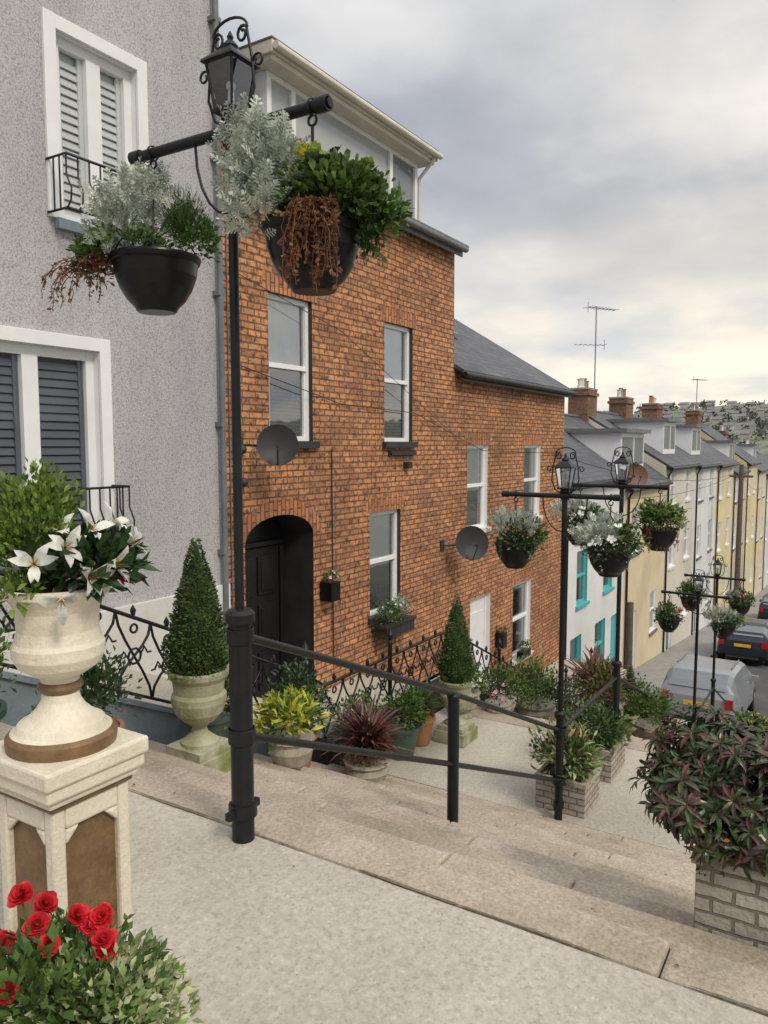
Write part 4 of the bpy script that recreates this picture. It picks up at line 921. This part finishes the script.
# ------------------------------------------------------------------ vehicles
def vehicle(name,X,Y,paint,L,W,H):
    mb=MB(); z0=gl(X); slope=math.atan(-.0998)
    hw=W/2
    st=[(0,.42,.55,.62,.86),(.03,.32,.82,.86,.9),(.10,.28,.92,1.02,.94),(.18,.27,.95,1.20,.96),(.45,.25,.96,1.40,.985),(.75,.25,.97,H,1),(L*.4,.22,.97,H+.03,1),(L*.58,.22,.96,H-.02,1),(L*.63,.22,.95,H-.12,1),(L*.76,.22,.93,.98,1),(L*.82,.23,.88,.9,.98),(L*.95,.26,.74,.76,.93),(L,.36,.6,.61,.8)]
    rings=[]
    for (x,zb,zbelt,zt,wf) in st:
        w=hw*wf; inn=.80 if zt-zbelt>.15 else .93
        half=[(w*.93,zb),(w,zb+.12),(w*1.0,(zb+zbelt)/2),(w*.97,zbelt),(w*(inn+.04),zt-.07 if zt-zbelt>.15 else zt-.01),(w*(inn-.08),zt)]
        rings.append([(x,y,z) for y,z in half]+[(x,-y,z) for y,z in reversed(half)])
    n=12
    for i in range(len(rings)-1):
        cab=(st[i][3]-st[i][2]>.2 and st[i+1][3]-st[i+1][2]>.2)
        for k in range(n):
            k2=(k+1)%n; mt=paint
            if k in (3,7) and cab: mt=GLD
            if k in(4,5,6) and i in (3,8): mt=GLD
            mb.add([rings[i][k],rings[i+1][k],rings[i+1][k2],rings[i][k2]],[(0,3,2,1)],mt,True)
    mb.add(rings[0],[tuple(range(n))],paint); mb.add(rings[-1],[tuple(reversed(range(n)))],paint)
    mb.add([(.085,-hw*.72,1.06),(.085,hw*.72,1.06),(.40,hw*.66,1.37),(.40,-hw*.66,1.37)],[(0,1,2,3)],GLD)
    for s in (-1,1): mb.tube([(.9,s*hw*.7,H+.03),(L*.5,s*hw*.7,H+.06)],.018,GREYM,6)
    mb.box(-.06,.08,-hw*.92,hw*.92,.38,.60,paint); mb.box(-.075,-.061,-.27,.27,.66,.77,PLATE)
    RL=M('tail_light_'+name,(.4,.01,.01),(.3,.01,.01),rough=.2)
    for s in (-1,1): mb.box(-.02,.12,s*hw*.80-.09,s*hw*.80+.09,.68,.90,RL)
    mb.box(-.03,-.001,-hw*.6,hw*.6,.25,.37,BLKPAINT)
    for x in (L*.2,L*.81):
        for s in (-1,1):
            y=s*(hw-.10); mb.tube([(x,y-.11,.31),(x,y+.11,.31)],.31,BLKPAINT,22); mb.tube([(x,y+s*.105,.31),(x,y+s*.122,.31)],.2,GREYM,14)
    for s in (-1,1): mb.box(L*.62,L*.62+.1,s*(hw+.08)-.09,s*(hw+.08)+.09,.95,1.08,paint)
    ob=mb.build(name); ob.location=(X,Y,z0+.01); ob.rotation_euler=(0,-slope,0)
SILV=M('silver_car_paint',(.30,.32,.35),(.28,.30,.33),rough=.25,metal=.3); DRKC=M('dark_car_paint',(.03,.035,.045),(.03,.035,.045),rough=.2,metal=.4)
vehicle('parked_car',18.75,3.05,SILV,4.4,1.78,1.45); vehicle('parked_car',29.5,3.3,DRKC,4.3,1.78,1.48); vehicle('parked_car',43,3.3,DRKC,4.3,1.78,1.48)

mb=MB(); mb.tube([(39,4.7,gl(39)-.3),(39,4.7,-.9)],[.14,.10],WOOD,10); mb.box(38.93,39.07,4.2,5.2,-1.5,-1.4,WOOD); mb.build('utility_pole',origin=(39,4.7,gl(39)))
mb=MB(); mb.tube([(18.7,4.6,gl(18.7)-.3),(18.7,4.6,-3.8)],[.10,.08],WOOD,10); mb.build('utility_pole',origin=(18.7,4.6,gl(18.7)))
mb=MB()
def wire(a,b,sag): mb.tube([tuple(np.array(a)*(1-t)+np.array(b)*t-np.array([0,0,4*sag*t*(1-t)])) for t in np.linspace(0,1,13)],.009,BLKPAINT,4,False)
wire((39,4.7,-1.2),(23.4,5.95,-1.6),.3); wire((39,4.7,-1.2),(17.8,5.95,-.3),.5); wire((39,4.7,-1.2),(46,5.95,-2),.2); wire((39,4.7,-1.3),(60,5.9,-3),.4)
mb.build('overhead_cables')

# ------------------------------------------------------------------ camera
cam=bpy.data.cameras.new('camera'); co=bpy.data.objects.new('camera',cam); scene.collection.objects.link(co); scene.camera=co
co.location=(0,0,0); co.rotation_euler=(math.radians(85),0,math.radians(31.9-90)); cam.lens=26.9; cam.sensor_width=36; cam.clip_start=.05; cam.clip_end=6000

# ------------------------------------------------------------------ light
el,az=math.radians(44),math.radians(-112)
d=Vector((math.cos(el)*math.cos(az),math.cos(el)*math.sin(az),math.sin(el)))
sun=bpy.data.lights.new('sun','SUN'); sun.energy=2.0; sun.angle=math.radians(14); sun.color=(1,.89,.74)
so=bpy.data.objects.new('sun',sun); scene.collection.objects.link(so); so.rotation_euler=d.to_track_quat('Z','Y').to_euler()
w=bpy.data.worlds.new('World'); scene.world=w; w.use_nodes=True; nt=w.node_tree; nt.nodes.clear()
out=N(nt,'ShaderNodeOutputWorld'); bg=N(nt,'ShaderNodeBackground'); bg.inputs[1].default_value=.1; nt.links.new(bg.outputs[0],out.inputs[0])
sky=N(nt,'ShaderNodeTexSky',sky_type='NISHITA'); sky.sun_disc=False; sky.sun_elevation=el; sky.sun_rotation=math.pi/2-az
tc=N(nt,'ShaderNodeTexCoord').outputs['Generated']; s=N(nt,'ShaderNodeSeparateXYZ'); nt.links.new(tc,s.inputs[0])
zz=N(nt,'ShaderNodeMath',operation='ADD'); nt.links.new(s.outputs[2],zz.inputs[0]); zz.inputs[1].default_value=.20
mx_=N(nt,'ShaderNodeMath',operation='MAXIMUM'); nt.links.new(zz.outputs[0],mx_.inputs[0]); mx_.inputs[1].default_value=.05
cb=N(nt,'ShaderNodeCombineXYZ')
for i in (0,1):
    dv=N(nt,'ShaderNodeMath',operation='DIVIDE'); nt.links.new(s.outputs[i],dv.inputs[0]); nt.links.new(mx_.outputs[0],dv.inputs[1]); nt.links.new(dv.outputs[0],cb.inputs[i])
f=noise(nt,cb.outputs[0],1.0,7,.5)
c=ramp(nt,f,[(.36,(3.9,4.15,4.8)),(.46,(4.9,5.1,5.65)),(.53,(6.3,6.4,6.75)),(.62,(8.3,8.2,8.1))])
hz=ramp(nt,s.outputs[2],[(0.0,(1,1,1)),(.12,(.8,.8,.8)),(.30,(0,0,0))])
f2=noise(nt,cb.outputs[0],1.6,7,.5); hc=ramp(nt,f2,[(.37,(6.5,6.7,7.3)),(.48,(8.3,8.1,7.8)),(.60,(10.5,9.7,8.5))])
c=mixc(nt,hz,c,hc)
# brighter, warmer break in the cloud low over the valley (direction of +X)
dp=N(nt,'ShaderNodeVectorMath',operation='DOT_PRODUCT'); nt.links.new(tc,dp.inputs[0]); dp.inputs[1].default_value=Vector((.985,-.03,.13)).normalized()
gb_=ramp(nt,dp.outputs['Value'],[(.80,(1,1,1)),(.985,(1.22,1.17,1.07))]); c=mixc(nt,1.0,c,gb_,'MULTIPLY')
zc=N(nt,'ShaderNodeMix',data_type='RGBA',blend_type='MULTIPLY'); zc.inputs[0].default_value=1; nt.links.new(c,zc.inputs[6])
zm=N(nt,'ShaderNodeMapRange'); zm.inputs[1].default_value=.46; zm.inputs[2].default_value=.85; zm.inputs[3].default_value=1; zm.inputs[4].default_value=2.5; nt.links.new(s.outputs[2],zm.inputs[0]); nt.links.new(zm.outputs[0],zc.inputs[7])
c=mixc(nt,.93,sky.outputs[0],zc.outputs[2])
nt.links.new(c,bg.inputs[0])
scene.view_settings.view_transform='Standard'; scene.view_settings.look='None'; scene.view_settings.exposure=0
